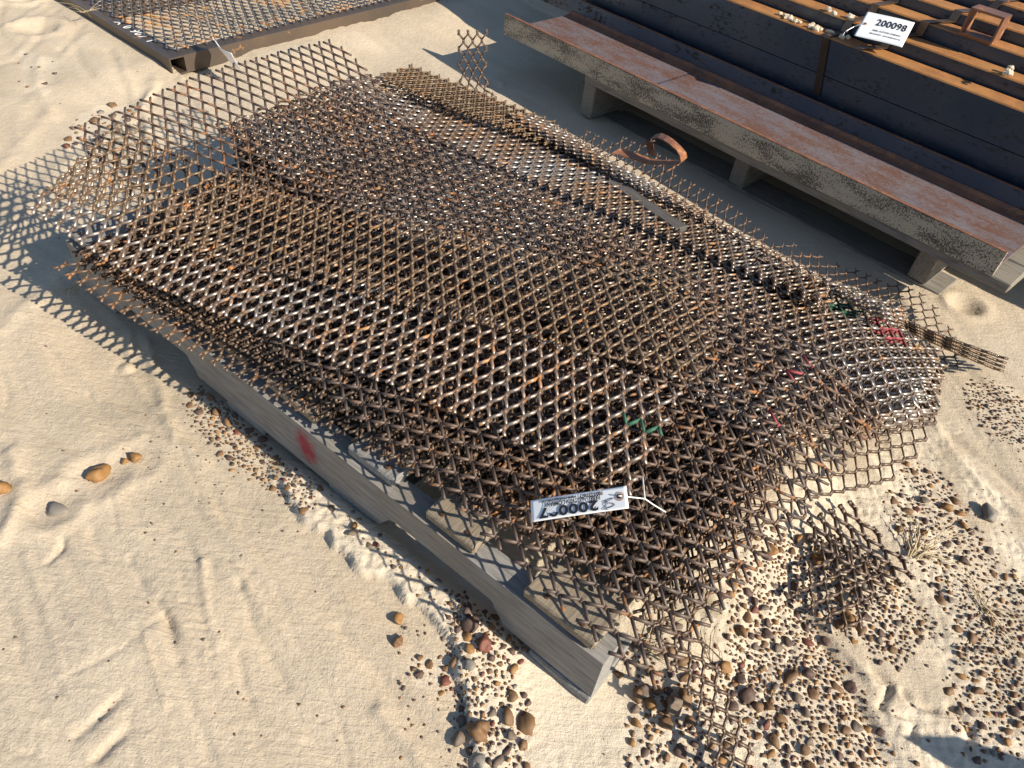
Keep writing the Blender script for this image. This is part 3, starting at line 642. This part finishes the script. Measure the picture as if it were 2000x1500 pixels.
# torn strap of rusted plate curling over the far edge
def ribbon(pts, wdirs, wd, th, name):
    vs = []; fs = []
    for p, wv in zip(pts, wdirs):
        p = np.asarray(p, float); wv = np.asarray(wv, float); wv /= np.linalg.norm(wv); t = np.array([0, 0, th])
        for a in (-.5, .5): vs += [p+wv*wd*a, p+wv*wd*a+t]
    for i in range(len(pts)-1):
        a = i*4; b = a+4; fs += [(a, a+2, b+2, b), (a+1, b+1, b+3, a+3), (a, b, b+1, a+1), (a+2, a+3, b+3, b+2)]
    n = (len(pts)-1)*4; fs += [(0, 1, 3, 2), (n, n+2, n+3, n+1)]
    me = bpy.data.meshes.new(name); me.from_pydata([tuple(v) for v in vs], [], fs); me.update(); return me
sc0 = at(1270, 300, .19); tor = empty('torn_steel_plate', tuple(sc0))
tag(tor, 'torn red rusted steel plate curling up beside the wedged plank', 'scrap plate')
def trib(name, L, wdr, wd):
    bmx = ribbon([np.array(p)-sc0 for p in L], wdr, wd, .0025, name)
    for p in bmx.polygons: p.use_smooth = False
    link(name, bmx, M['plate'], tor)
trib('curl', [at(1276, 268, .225), at(1288, 266, .235), at(1300, 271, .24), at(1313, 280, .238), at(1325, 291, .232), at(1334, 303, .222), at(1336, 312, .205), at(1330, 318, .19), at(1310, 318, .182), at(1285, 318, .178)], [V+.2*U]*5+[V]*5, .026)
trib('blade', [at(1285, 318, .178), at(1265, 316, .176), at(1240, 306, .178), at(1215, 298, .184), at(1202, 296, .188)], [V]*5, .030)
trib('tongue', [at(1268, 278, .215), at(1270, 290, .20), at(1272, 303, .188)], [U]*3, .020)

# ------------------------------------------------------------------ auction tags
def text_mesh(body, size, bold=0.0, sx=1.0, space=1.0, extr=.00006):
    cu = bpy.data.curves.new('t', 'FONT'); cu.body = body; cu.size = size; cu.offset = bold; cu.extrude = extr; cu.align_x = 'CENTER'; cu.align_y = 'CENTER'; cu.space_character = space
    o = bpy.data.objects.new('t', cu); COL.objects.link(o); dg = bpy.context.evaluated_depsgraph_get()
    me = bpy.data.meshes.new_from_object(o.evaluated_get(dg)); bpy.data.objects.remove(o); bpy.data.curves.remove(cu)
    for v in me.vertices: v.co.x *= sx
    return me
def auction_tag(name, label, number, frame, L=.133, H=.062, bend=.006, lines=('REBEL AUCTION COMPANY', '800-533-0673 - www.rebelauction.net'), numsize=.030, scribble=False, sx=.8, dims=None, bend_fn=None):
    """card in local x (length) / y; frame = 4x4 matrix; hole at the +/- x end"""
    root = empty(name); root.matrix_world = frame; tag(root, label, 'tag')
    bf = bend_fn or (lambda x, y: bend*math.sin(x/L*math.pi*1.1+.6) + .25*bend*math.sin(y/H*3+x*20))
    vs = []; fs = []; nx_, ny_ = 28, 10
    for i in range(nx_+1):
        for j in range(ny_+1):
            x = (i/nx_-.5)*L; y = (j/ny_-.5)*H; vs.append((x, y, bf(x, y)))
    for i in range(nx_):
        for j in range(ny_): a = i*(ny_+1)+j; fs.append((a, a+ny_+1, a+ny_+2, a+1))
    me = bpy.data.meshes.new('card'); me.from_pydata(vs, [], fs); me.update()
    for p in me.polygons: p.use_smooth = True
    o = link('card', me, M['card'], root); sm = o.modifiers.new('t', 'SOLIDIFY'); sm.thickness = .0004; sm.offset = -1
    def pr(nm, body, size, cx, cy, bold, sx_, mat='ink', sp=1.0):
        t = text_mesh(body, size, bold, 1.0, sp); ws = [v.co.x for v in t.vertices]; kx = sx_/(max(ws)-min(ws))
        for v in t.vertices: v.co.x *= kx
        bm = bmesh.new(); bm.from_mesh(t); bmesh.ops.triangulate(bm, faces=bm.faces[:])
        for v in bm.verts: v.co.x += cx; v.co.y += cy; v.co.z += bf(v.co.x, v.co.y) + .0010
        bm.to_mesh(t); bm.free(); link(nm, t, M[mat], root)
    d = dims
    pr('lot_number', number, numsize, d['nx'], d['ny'], .0005, L*d.get('nw', .62), sp=1.08)
    pr('printed_line', lines[0], d['ls'], d['lx'], d['ly'], .00012, L*.58, sp=1.1); pr('printed_line', lines[1], d['ls']*.85, d['lx'], d['ly2'], .0001, L*.64)
    bm = bmesh.new(); bmesh.ops.create_circle(bm, cap_ends=True, radius=.0055, segments=18); me = bm_mesh(bm)
    e = link('eyelet', me, M['eyelet'], root); e.location = (d['hx'], d['hy'], bf(d['hx'], d['hy'])+.0006)
    bm = bmesh.new(); bmesh.ops.create_circle(bm, cap_ends=True, radius=.0028, segments=14); me = bm_mesh(bm)
    e = link('hole', me, M['ink'], root); e.location = (d['hx'], d['hy'], bf(d['hx'], d['hy'])+.0010)
    if scribble:
        pts = []
        for t in np.linspace(0, 1, 60): pts.append((d['hx']+.014+.005*math.sin(t*19)+.003*math.sin(t*41), d['hy']+.007+.007*math.cos(t*13)*(1-.4*t), 0))
        pts = [(x, y, bf(x, y)+.0006) for x, y, _ in pts]
        link('pen_scribble', tube_mesh(pts, .00022, 5), M['ink_blue'], root)
    return root
def frame_from(cx, xdir, ydir):
    x = np.asarray(xdir, float); x /= np.linalg.norm(x); z = np.cross(x, ydir); z /= np.linalg.norm(z); y = np.cross(z, x)
    m = Matrix.Identity(4)
    for i in range(3): m[i][0], m[i][1], m[i][2], m[i][3] = x[i], y[i], z[i], cx[i]
    return m
zt = .232
cA, cB, cC, cD = at(1036, 1021, .212), at(1228, 992, .268), at(1222, 948, .276), at(1040, 978, .224)   # bottom-left, bottom-right, top-right, top-left as seen
mid = (cA+cB+cC+cD)/4; xd = (cA+cD)/2-(cB+cC)/2; yd = (cA+cB)/2-(cC+cD)/2    # read upside down
Lt = float(np.linalg.norm(xd)); Ht = float(np.linalg.norm(yd))
TG = auction_tag('auction_tag', 'white auction tag numbered 200097 lying on the near end of the pile', '200097', frame_from(mid, xd, yd), L=Lt, H=Ht, bend=.0018, numsize=Ht*.62, scribble=True, sx=.80,
            dims=dict(nx=Lt*.10, ny=Ht*.16, ls=.0072, lx=Lt*.06, ly=-Ht*.17, ly2=-Ht*.33, hx=-Lt*.42, hy=-.002))
zt = .25; h0 = TG.matrix_world @ Vector((-Lt*.42, -.002, .002)); p1 = at(1258, 978, zt); p2 = at(1275, 985, zt-.005); p3 = at(1300, 1000, zt-.025)
inv = TG.matrix_world.inverted()
for pth in ([h0, Vector(p1)+Vector((0, 0, .004)), Vector(p2), Vector(p3)], [Vector(p1)+Vector((0, 0, .004)), Vector(at(1258, 960, zt+.004)), Vector(at(1255, 930, zt-.01))]):
    pp = []
    for i in range(len(pth)-1):
        for t in np.linspace(0, 1, 6, endpoint=i == len(pth)-2): pp.append(np.array(inv @ (pth[i].lerp(pth[i+1], t))))
    link('string', tube_mesh(pp, .0009, 6), M['wire_white'], TG)

# ------------------------------------------------------------------ steel channels and dunnage on the right
BA = R_(-43.2); Bd = np.array([math.cos(BA), math.sin(BA), 0]); Nd = np.array([-Bd[1], Bd[0], 0])
def BN(b, n, z): return b*Bd + n*Nd + np.array([0, 0, z])
def member(root, name, prof, b0, b1, n0, z0, mat):
    o = link(name, extrude_profile(prof, b1-b0), mat, root); q = BN(b0, n0, z0); r = BN(root['b0'], root['n0'], root['z0'])
    dl = q-r; o.location = (float(dl@Bd), float(dl@Nd), float(dl[2])); return o
def bn_root(name, b0, n0, z0):
    r = empty(name, tuple(BN(b0, n0, z0)), BA); r['b0'] = b0; r['n0'] = n0; r['z0'] = z0; return r
rect = lambda y0, y1, z0, z1: [(y0, z0), (y1, z0), (y1, z1), (y0, z1)]
# front channel lying on its back: web down, flanges up
r = bn_root('steel_channel', -1.745, 1.628, .131); tag(r, 'wide steel channel lying web down with beige speckled outer flange', 'steel channel')
member(r, 'flange', [(0, 0), (.011, 0), (.013, .012), (.0085, .056), (.007, .058), (.001, .058), (0, .056)], -1.745, -.220, 1.628, .131, M['chan_face'])
member(r, 'flange_edge', rect(-.0005, .0088, .0, .0012), -1.745, -.220, 1.628, .1892, M['chan_rust'])
member(r, 'web', rect(.0133, .2867, 0, .009), -1.738, -.223, 1.628, .138, M['chan_web'])
member(r, 'fillet_shadow_band', [(.2550, 0), (.2866, 0), (.2866, .012), (.278, .004)], -1.738, -.223, 1.628, .1473, M['chan_rust'])  # brown band: rusty fillet plus the back flange's shadow as colour
member(r, 'flange', [(.287, 0), (.300, 0), (.300, .064), (.2925, .064), (.287, .012)], -1.745, -.223, 1.628, .131, M['beam_web'])
member(r, 'flange_edge', rect(.2922, .3004, 0, .0012), -1.745, -.223, 1.628, .1954, M['plate'])
# nested channels standing behind it: webs towards the pile, top flanges stepping up
steps = [(1.957, .250, .338, True), (2.028, .24, .369, False), (2.098, .26, .402, False), (2.168, .28, .428, False), (2.262, .28, .452, False), (2.362, .28, .470, False), (2.47, .28, .49, False)]
descr = ['bottom-stacked dark steel channel web beside the wide channel', 'dark steel channel with orange top flange, first of the nested row', 'dark steel channel with orange top flange, second of the nested row', 'dark steel channel with orange top flange, third of the nested row',
         'dark steel channel with orange top flange, fourth of the nested row', 'dark steel channel fifth of the nested row, beyond the square bracket', 'dark steel channel sixth of the nested row, beyond the square bracket', 'dark steel channel seventh of the nested row, last one']
r = bn_root('steel_channel', -2.05, 1.957, .13); tag(r, descr[0], 'steel channel')
member(r, 'web', rect(0, .010, 0, .118), -2.05, .5, 1.957, .131, M['beam_web'])
member(r, 'flange', rect(.0103, .060, .106, .118), -2.05, .5, 1.957, .131, M['beam_edge'])
for i, (n0, zb, zt_, fr) in enumerate(steps):
    b0 = -2.05 - .02*i; r = bn_root('steel_channel', b0, n0, .251); tag(r, descr[i+1], 'steel channel')
    hgt = zt_-.251
    member(r, 'web', [(0, .0), (.010, .0), (.010, hgt-.012), (.004, hgt-.0032), (0, hgt-.004)], b0, .55, n0, .251, M['beam_web'])
    fl = [(.001, hgt-.0030), (.0105, hgt-.011), (.060, hgt-.008), (.060, hgt), (.004, hgt)]
    member(r, 'flange', fl, b0, .55, n0, .251, M['beam_edge'])
# steel straps over the nested row
def strap(label, b_base, lean, z_lo):
    r = empty('steel_strap', tuple(BN(b_base, 1.95, 0))); tag(r, label, 'strap')
    pts = [BN(b_base+.03, 1.953, z_lo), BN(b_base, 1.953, .336), BN(b_base-.004, 1.955, .3415)]
    for n0, zz in ((2.02, .343), (2.026, .3715), (2.095, .374), (2.098, .4045), (2.165, .407), (2.17, .4305), (2.25, .435), (2.265, .455), (2.36, .4725), (2.48, .4925)):
        pts.append(BN(b_base-.004-lean*(n0-1.955), n0-.004, zz))
    wd = [Bd]*len(pts); link('band', ribbon([p-BN(b_base, 1.95, 0) for p in pts], wd, .020, .0012, 'strap'), M['strap'], r)
    return r
strap('brown steel strap running down the dark web and over the nested channels', -.893, -.25, .20)
strap('brown steel strap crossing the nested channels just past the white tag', -.80, -.55, .337)
# short square tube bracket
r = bn_root('square_tube_offcut', -.640, 2.096, .403); tag(r, 'short rusty square tube offcut standing on the nested channels', 'tube offcut')
member(r, 'tube_wall', rect(0, .045, 0, .005), -.640, -.560, 2.096, .403, M['plate']); member(r, 'tube_wall', rect(0, .045, .055, .060), -.640, -.560, 2.096, .403, M['plate'])
member(r, 'tube_wall', rect(0, .045, .0052, .0548), -.640, -.635, 2.096, .403, M['plate']); member(r, 'tube_wall', rect(0, .045, .0052, .0548), -.565, -.560, 2.096, .403, M['plate'])
# second tag
q = [at(1690, 20, .402), at(1783, 45, .402), at(1765, 93, .366), at(1673, 70, .366)]
mid = sum(q)/4; xd = (q[1]+q[2])/2-(q[0]+q[3])/2; yd = (q[0]+q[1])/2-(q[2]+q[3])/2; Lt = float(np.linalg.norm(xd)); Ht = float(np.linalg.norm(yd))
T2 = auction_tag('auction_tag', 'white auction tag numbered 200098 wired to the strap on the steel channels', '200098', frame_from(mid, xd, yd), L=Lt, H=Ht, bend=.0015, numsize=.036*Lt/.13, sx=.62,
            dims=dict(nx=Lt*.10, ny=Ht*.16, ls=.0068, lx=.010, ly=-Ht*.15, ly2=-Ht*.28, hx=-Lt*.42, hy=0.002))
inv = T2.matrix_world.inverted(); h0 = T2.matrix_world @ Vector((-Lt*.42, .002, .003)); p1 = Vector(at(1668, 52, .42)); p2 = Vector(at(1650, 62, .41)); p3 = Vector(at(1645, 72, .40))
pp = [np.array(inv @ a.lerp(b, t)) for a, b in ((h0, p1), (p1, p2), (p2, p3)) for t in np.linspace(0, 1, 5)]
link('wire_tie', tube_mesh(pp, .0011, 6), M['wire_steel'], T2)
# dried clay clods on the flanges
def clod_mesh(seed, s):
    bm = bmesh.new(); bmesh.ops.create_icosphere(bm, subdivisions=2, radius=1); rr = random.Random(seed)
    o_ = Vector((rr.random()*9, rr.random()*9, rr.random()*9))
    from mathutils import noise as mn
    for v in bm.verts: v.co = v.co*(1+.45*mn.noise(v.co*1.6+o_)); v.co.z *= .75
    bmesh.ops.scale(bm, vec=(s, s, s), verts=bm.verts); return bm_mesh(bm)
clods = [clod_mesh(i, 1.0) for i in range(5)]
for c_ in clods: c_.materials.append(M['clod'])
ci = 0
def clod(p, s, lab, grp):
    global ci
    o = bpy.data.objects.new('clay_clod', clods[ci % 5]); ci += 1; COL.objects.link(o); o.location = tuple(p); o.scale = (s, s*random.uniform(.7, 1.2), s); o.rotation_euler = (0, 0, random.uniform(0, 6)); tag(o, lab, 'clod', grp)
for k in range(18):
    b_ = -1.045+.011*k; clod(BN(b_+random.uniform(-.01, .01), 1.975+random.uniform(-.012, .03), .338+.004), random.uniform(.005, .010), 'pale clay clod on the first orange flange beside the strap', 'clay clods beside the strap')
for px, py, nn, zz in ((1618, 20, 2.05, .369), (1628, 28, 2.05, .369), (1660, 34, 2.05, .369)):
    q = at(px, py, .372); clod((q[0], q[1], .374), .009, 'pale clay clod on the second orange flange', 'clay clods on the second flange')
for k in range(9):
    q = at(1967+random.uniform(-10, 10), 147+random.uniform(-6, 8), .372); clod((q[0], q[1], .376+random.uniform(0, .008)), random.uniform(.004, .008), 'whitish clay clump on the flange below the square bracket', 'clay clump below the bracket')
# dunnage pallet below the channels
r = bn_root('dunnage_pallet', -1.40, 1.66, 0.0); tag(r, 'pale grey wooden pallet carrying the steel channels', 'pallet')
def dboard(name, b0, b1, n0, n1, z0, z1, along='b', seed=0, tilt=0):
    if along == 'b': me = box_mesh(b1-b0, n1-n0, z1-z0, .0025, 10, .0015, seed); o = link(name, me, M['wood_dunnage'], r); o.location = (b0+1.40, n0-1.66, z0)
    else: me = box_mesh(n1-n0, b1-b0, z1-z0, .0025, 10, .0015, seed); o = link(name, me, M['wood_dunnage'], r); o.location = (b1+1.40, n0-1.66, z0); o.rotation_euler = (0, 0, math.pi/2)
    return o
for k, n0 in enumerate((1.634, 1.735, 1.835, 1.935, 2.04, 2.14, 2.24, 2.34, 2.44)): dboard('deck_board', -1.40, -.18, n0, n0+.095, .108, .1305, 'b', 40+k)
for k, b0 in enumerate((-1.41, -.90, -.385)): dboard('stringer', b0, b0+.045, 1.70 if k else 1.650, 2.50, .004, .1075, 'n', 50+k)
dboard('bottom_board', -1.41, -.30, 1.70, 1.80, -.006, .0035, 'b', 60)

# ------------------------------------------------------------------ framed mesh rack at the back left
RC = at(338, 152, 0.0); RA = R_(143); RB = R_(53)
rk = empty('steel_rack', (RC[0], RC[1], 0.0), RA); tag(rk, 'dark steel tube frame panel covered with expanded metal lying on the sand', 'rack')
# local x along the left tube, local -y along the right tube
def rtube(name, x0, x1, y0, y1, z0=.004, z1=.054, mat=M['rack_tube'], seed=0):
    me = box_mesh(x1-x0, y1-y0, z1-z0, .003, 0, 0, seed); o = link(name, me, mat, rk); o.location = (x0, y0, z0); return o
def hollow_tube(name, L, x0, y0, along):
    prof_o = rect(0, .05, 0, .05); bm = bmesh.new(); t = .004
    ring = lambda d: [(d, d), (.05-d, d), (.05-d, .05-d), (d, .05-d)]
    ve = [[bm.verts.new((x, y, z)) for y, z in ring(d)] for x in (0, L) for d in (0, t)]
    o0, i0_, o1, i1_ = ve
    for k in range(4):
        k2 = (k+1) % 4
        bm.faces.new((o0[k], o0[k2], o1[k2], o1[k])); bm.faces.new((i0_[k], i1_[k], i1_[k2], i0_[k2])); bm.faces.new((o0[k], i0_[k], i0_[k2], o0[k2])); bm.faces.new((o1[k], o1[k2], i1_[k2], i1_[k]))
    o = link(name, bm_mesh(bm), M['rack_tube'], rk)
    if along == 'x': o.location = (x0, y0, .004)
    else: o.location = (x0, y0, .004); o.rotation_euler = (0, 0, -math.pi/2)
    return o
hollow_tube('frame_tube', 2.2, 0, -.050, 'x'); hollow_tube('frame_tube', 2.0, .001, -.0505, 'y')
hollow_tube('frame_tube', 2.0, .50, -.0505, 'y'); hollow_tube('frame_tube', 2.0, 1.05, -.0505, 'y'); hollow_tube('frame_tube', 2.2, 0.05, -1.2, 'x')
def Prack(x, y):
    x = np.asarray(x, float); y = np.asarray(y, float)
    return np.stack([x, -y, .0605+.004*fbm(x*2.5, y*2.5, 2)*sstep(.03, .15, y)*sstep(.02, .15, x)], -1)
vs, qs, own, info = expanded(Prack, .020, 2.0, .022, 1.9, wd=.0042, th=.0026, tau=R_(25), cut=.05, lwd=.062, swd=.031)
link('mesh_panel', mesh_np('mesh_panel', vs, qs), M['rack_mesh'], rk)
tm = text_mesh('X 0 907 1', .040, .001, 1.0, 1.25); t_ = link('marker_number', tm, M['white_chalk'], rk); t_.location = (.235, -.027, .0556); t_.rotation_euler = (0, 0, math.pi)
# its tag, curled and seen nearly edge on
q = [at(412, 76, .105), at(456, 104, .095), at(462, 120, .062), at(430, 104, .063)]
mid = sum(q)/4; xd = q[1]-q[0]+q[2]-q[3]; yd = q[0]-q[3]+.5*(q[1]-q[2]); Lt = .125
T3 = auction_tag('auction_tag', 'curled white tag on the corner of the mesh panel rack', '200096', frame_from(mid, xd, yd), L=Lt, H=.062, bend=.012, numsize=.030, sx=.7,
            dims=dict(nx=.010, ny=.008, ls=.0066, lx=.010, ly=-.011, ly2=-.020, hx=-Lt*.42, hy=0.0))

for ch in list(T3.children):                                      # its print cannot be read from here
    if ch.name.split('.')[0] in ('lot_number', 'printed_line'): bpy.data.objects.remove(ch)

# unseen plate, added and shaped to cast the shadow in the lower right corner
SH = np.array([.883, -.469, 0])*1.664*.25
tp = [at(1755, 1437)[:2]+SH[:2], at(1880, 1441)[:2]+SH[:2], at(2010, 1484)[:2]+SH[:2]]; bk = [p+SH[:2]*.06 for p in tp]
c5 = tp[1]; bm = bmesh.new(); lo = [bm.verts.new((p[0]-c5[0], p[1]-c5[1], -.01)) for p in tp+bk[::-1]]; hi = [bm.verts.new((v.co.x, v.co.y, .25)) for v in lo]
bm.faces.new(lo); bm.faces.new(hi)
for k in range(6): bm.faces.new((lo[k], lo[(k+1) % 6], hi[(k+1) % 6], hi[k]))
tag(link('shadow_caster_plate', bm_mesh(bm), M['chan_rust'], None, (c5[0], c5[1], 0)), 'unseen bent rusty plate added to cast the shadow beyond the tyre tread print', 'steel plate')

# ------------------------------------------------------------------ stones
from mathutils import noise as mn
def stone_mesh(seed, sub=2, flat=.75):
    bm = bmesh.new(); bmesh.ops.create_icosphere(bm, subdivisions=sub, radius=1); rr = random.Random(seed); o_ = Vector((rr.random()*9, rr.random()*9, rr.random()*9))
    ax = Vector((rr.uniform(.8, 1.3), rr.uniform(.75, 1.05), flat*rr.uniform(.8, 1.2)))
    for v in bm.verts:
        c = v.co.copy(); k = 1+.32*mn.noise(c*.9+o_)+.16*mn.noise(c*2.2+o_)
        for pl in range(6):                                   # a few broken facets
            nv = Vector((math.sin(seed*3.1+pl*2.2), math.cos(seed*1.7+pl*1.3), .9*math.sin(seed*2.3+pl*1.9))).normalized(); d = c.dot(nv)
            if d > .68: k *= .68/d
        v.co = Vector((c.x*ax.x, c.y*ax.y, c.z*ax.z))*k
    return bm_mesh(bm, 'stone', smooth=True)
SM = [[None]*len(PEB) for _ in range(6)]
def stone_data(shape, mi):
    if SM[shape][mi] is None: me = stone_mesh(shape*7+1); me.materials.append(PEB[mi]); SM[shape][mi] = me
    return SM[shape][mi]
peb = []; cells = {}
pw = [.38, .29, .13, .14, .035, .025]
names_p = ['beside the notched pallet stringer', 'in the heap below the pallet corner', 'in the heap below the pallet corner', 'in the dense gravel bed in front of the pallet end', 'under the offcuts at the pallet end', 'on the pale crust beyond the offcuts', 'near the dry grass beyond the gravel bed', 'by the dark channel shadow', 'around the hanging mesh strip', 'at the pallet corner', 'on the sand between pile and rack', 'beside the tyre tread print', 'on the smooth sand near the corner heap', 'on the sand left of the rack', 'in the shade of the stringer']
for pi, (poly, n_, (s0, s1)) in enumerate(PATCHW):
    xs = [p[0] for p in poly]; ys = [p[1] for p in poly]; got = 0; tries = 0
    for a, b in zip(rng.normal(np.mean(xs),   .30*(max(xs)-min(xs)), int(n_*.4)), rng.normal(np.mean(ys), .30*(max(ys)-min(ys)), int(n_*.4))):        # grit between and around the pebbles
        u_ = (a-O0[0])*U[0]+(b-O0[1])*U[1]; v_ = (a-O0[0])*V[0]+(b-O0[1])*V[1]
        if n_ > 60 and not (-.01 < u_ < 1.23 and -.008 < v_ < 1.03): peb.append((a, b, rng.uniform(.0008, .0020), 99))
    while got < n_ and tries < 60:
        tries += 1; x = rng.uniform(min(xs), max(xs), n_); y = rng.uniform(min(ys), max(ys), n_)
        ok = in_poly(x, y, poly) & (gnoise(x*22, y*22)+.35*gnoise(x*60, y*60) > (-.30 if n_ > 100 else -.6))
        u_ = (x-O0[0])*U[0]+(y-O0[1])*U[1]; v_ = (x-O0[0])*V[0]+(y-O0[1])*V[1]
        ok &= ~((u_ > -.01) & (u_ < 1.23) & (v_ > -.008) & (v_ < .045))
        for a, b in zip(x[ok], y[ok]):
            if got < n_:
                r0 = s0*.7+(s1*1.15-s0*.7)*rng.random()**1.8; a += rng.normal(0, .007); b += rng.normal(0, .007); ce = (int(a/.02), int(b/.02))
                if any((a-q[0])**2+(b-q[1])**2 < (.85*(r0+q[2]))**2 for dx in (-1, 0, 1) for dy in (-1, 0, 1) for q in cells.get((ce[0]+dx, ce[1]+dy), ())): continue
                cells.setdefault(ce, []).append((a, b, r0)); peb.append((a, b, r0, pi)); got += 1
for k in range(420):                                             # strays
    px, py = random.choice([(random.uniform(1450, 2000), random.uniform(1000, 1500)), (random.uniform(1250, 1500), random.uniform(1250, 1500)), (random.uniform(0, 900), random.uniform(150, 1450)), (random.uniform(780, 1000), random.uniform(1150, 1500))])
    q = at(px, py); u_, v_ = uvof(q)
    if -.05 < u_ < 1.3 and -.03 < v_ < 1.1: continue
    peb.append((q[0], q[1], random.uniform(.0012, .0032) if px < 1000 else random.uniform(.0018, .0055), 99))
arr = np.array([(a, b, s) for a, b, s, _ in peb]); gzs = ground_h(arr[:, 0], arr[:, 1])
dist = np.sqrt(arr[:, 0]**2+arr[:, 1]**2+.9); app = arr[:, 2]/dist; order = np.argsort(-app); big = set(order[:290].tolist())
sv, sf, smat = [], [], []; base = 0
small = [stone_mesh(i*7+1, 1) for i in range(6)]
sdat = []; tiny = []
for i in range(6):
    bm = bmesh.new(); bmesh.ops.create_icosphere(bm, subdivisions=1, radius=1); rr = random.Random(i)
    bmesh.ops.dissolve_limit(bm, angle_limit=.01, verts=bm.verts, edges=bm.edges); bmesh.ops.triangulate(bm, faces=bm.faces[:])
    tiny.append((np.array([np.array(v.co[:])*rr.uniform(.7, 1.2) for v in bm.verts]), np.array([[v.index for v in f.verts] for f in bm.faces])))
    bm.free()
for me in small:
    sdat.append((np.array([v.co[:] for v in me.vertices]), np.array([p.vertices[:] for p in me.polygons])))
for i, (x, y, s, pi) in enumerate(peb):
    mi = int(rng.choice(6, p=pw)); sh = int(rng.integers(6)); ang = rng.uniform(0, 6.28); z = gzs[i]+s*rng.uniform(-.30, .25)
    if i in big:
        o = bpy.data.objects.new('pebble', stone_data(sh, mi)); COL.objects.link(o); o.location = (x, y, z); o.scale = (s, s, s*.95); o.rotation_euler = (rng.uniform(-.4, .4), rng.uniform(-.4, .4), ang)
        colr = ['brown', 'purple brown', 'ochre', 'grey brown', 'red', 'grey'][mi]; place = names_p[pi] if pi < 90 else 'lying loose on the sand'
        tag(o, colr + ' pebble ' + place, 'pebble', colr + ' pebbles ' + place)
    else:
        vv, ff = sdat[sh] if s > .0024 else tiny[sh]; ca, sa = math.cos(ang), math.sin(ang); q = vv*s; q = np.stack([q[:, 0]*ca-q[:, 1]*sa+x, q[:, 0]*sa+q[:, 1]*ca+y, q[:, 2]+z], 1)
        sv.append(q); sf.append(ff+base); smat.append(np.full(len(ff), mi)); base += len(vv)
gme = mesh_np('gravel', np.concatenate(sv), np.concatenate(sf), np.concatenate(smat)); gme.polygons.foreach_set('use_smooth', np.ones(len(gme.polygons), bool))
tag(link('gravel', gme, PEB), 'small brown and ochre gravel scattered over the sand', 'gravel', None, 'stuff')
def big_stone(px, py, s, mi, label, sh=0, flat=1.0, emb=.35):
    q = at(px, py); me = stone_mesh(900+px, 3, .8); me.materials.append(PEB[mi]); o = bpy.data.objects.new('stone', me); COL.objects.link(o)
    o.location = (q[0], q[1], gh(q)+s*emb); o.scale = (s, s, s*flat); o.rotation_euler = (random.uniform(-.3, .3), random.uniform(-.3, .3), random.uniform(0, 6)); tag(o, label, 'stone')
big_stone(188, 922, .0165, 2, 'honey brown stone lying alone on the smooth sand')
big_stone(262, 893, .012, 2, 'ochre stone with a smaller one stuck to it on the smooth sand', emb=.2)
big_stone(243, 899, .006, 2, 'little ochre stone touching a bigger one on the smooth sand', emb=.2)
big_stone(105, 990, .017, 5, 'flat greyish stone half sunk in a hollow in the sand', flat=.45, emb=.1)
big_stone(4, 955, .012, 2, 'tan stone at the rim of the crumbled sand ridge')
big_stone(779, 1214, .009, 2, 'orange stone alone beside the crust edge below the stringer', emb=.1)
big_stone(777, 1260, .0085, 0, 'brown stone alone beside the plant shadow')
big_stone(945, 1272, .011, 4, 'dull red stone in the heap below the pallet corner')
big_stone(1597, 1098, .013, 2, 'bright orange stone lying under the mesh offcuts')
big_stone(1930, 1005, .016, 5, 'angular dark grey stone on the pale crust')
big_stone(1655, 1210, .012, 2, 'large ochre stone in the gravel in front of the offcuts')
big_stone(1255, 1355, .012, 3, 'oval grey brown stone beside the pallet corner', flat=.8)
big_stone(1310, 1385, .013, 3, 'upright brown stone casting a long shadow by the hanging strip', emb=.6)
big_stone(1245, 1360, .010, 0, 'brown stone touching the oval grey brown stone')
big_stone(930, 1440, .014, 0, 'big brown stone in the heap at the foot of the crust')

# ------------------------------------------------------------------ dry grass and twigs
def tuft(label, px, py, n, L, spread, mat='dry_grass', rr=.0007, lift=.6, aim=None, z=None):
    q = at(px, py) if z is None else at(px, py, z); zz = (gh(q) if z is None else z)
    ms = []; rt = empty('dry_grass_tuft', (q[0], q[1], zz)); tag(rt, label, 'dry grass')
    for k in range(n):
        a = random.uniform(0, 6.28) if aim is None else aim+random.gauss(0, spread); l = L*random.uniform(.45, 1.1); p = np.array([random.uniform(-.01, .01), random.uniform(-.01, .01), 0.002]); pts = [p]
        up = random.uniform(.1, lift)
        for s in range(5):
            a += random.gauss(0, .22); up -= .16*lift; p = p+np.array([math.cos(a), math.sin(a), up])*l/5; p[2] = max(p[2], .0012); pts.append(p.copy())
        link('stem', tube_mesh(pts, rr*random.uniform(.6, 1.3), 5, r_end=rr*.3), M[mat], rt)
tuft('dry straw tuft at the far corner of the pallet', 140, 570, 16, .05, .5)
tuft('dry stems sprouting beside the mesh offcuts', 1780, 1085, 14, .10, .5, aim=R_(25), rr=.0011, lift=.5)
tuft('pale straw tangle in the gravel beyond the offcuts', 1930, 1190, 14, .09, 1.2)
tuft('dry grass caught below the pallet end board', 1255, 1275, 16, .07, .7, aim=R_(20))
tuft('straw wisps on the edge of the mesh panel rack', 165, 25, 10, .10, 1.0, z=.066)
tuft('brown twigs on the gravel by the hanging strip', 1400, 1310, 6, .10, .8, 'twig', aim=R_(140), lift=.3)
tuft('brown plant debris under the far pallet corner', 165, 545, 10, .04, 1.0, 'twig')
tuft('straw bits on the crust below the pallet notch', 650, 925, 6, .03, 1.0)
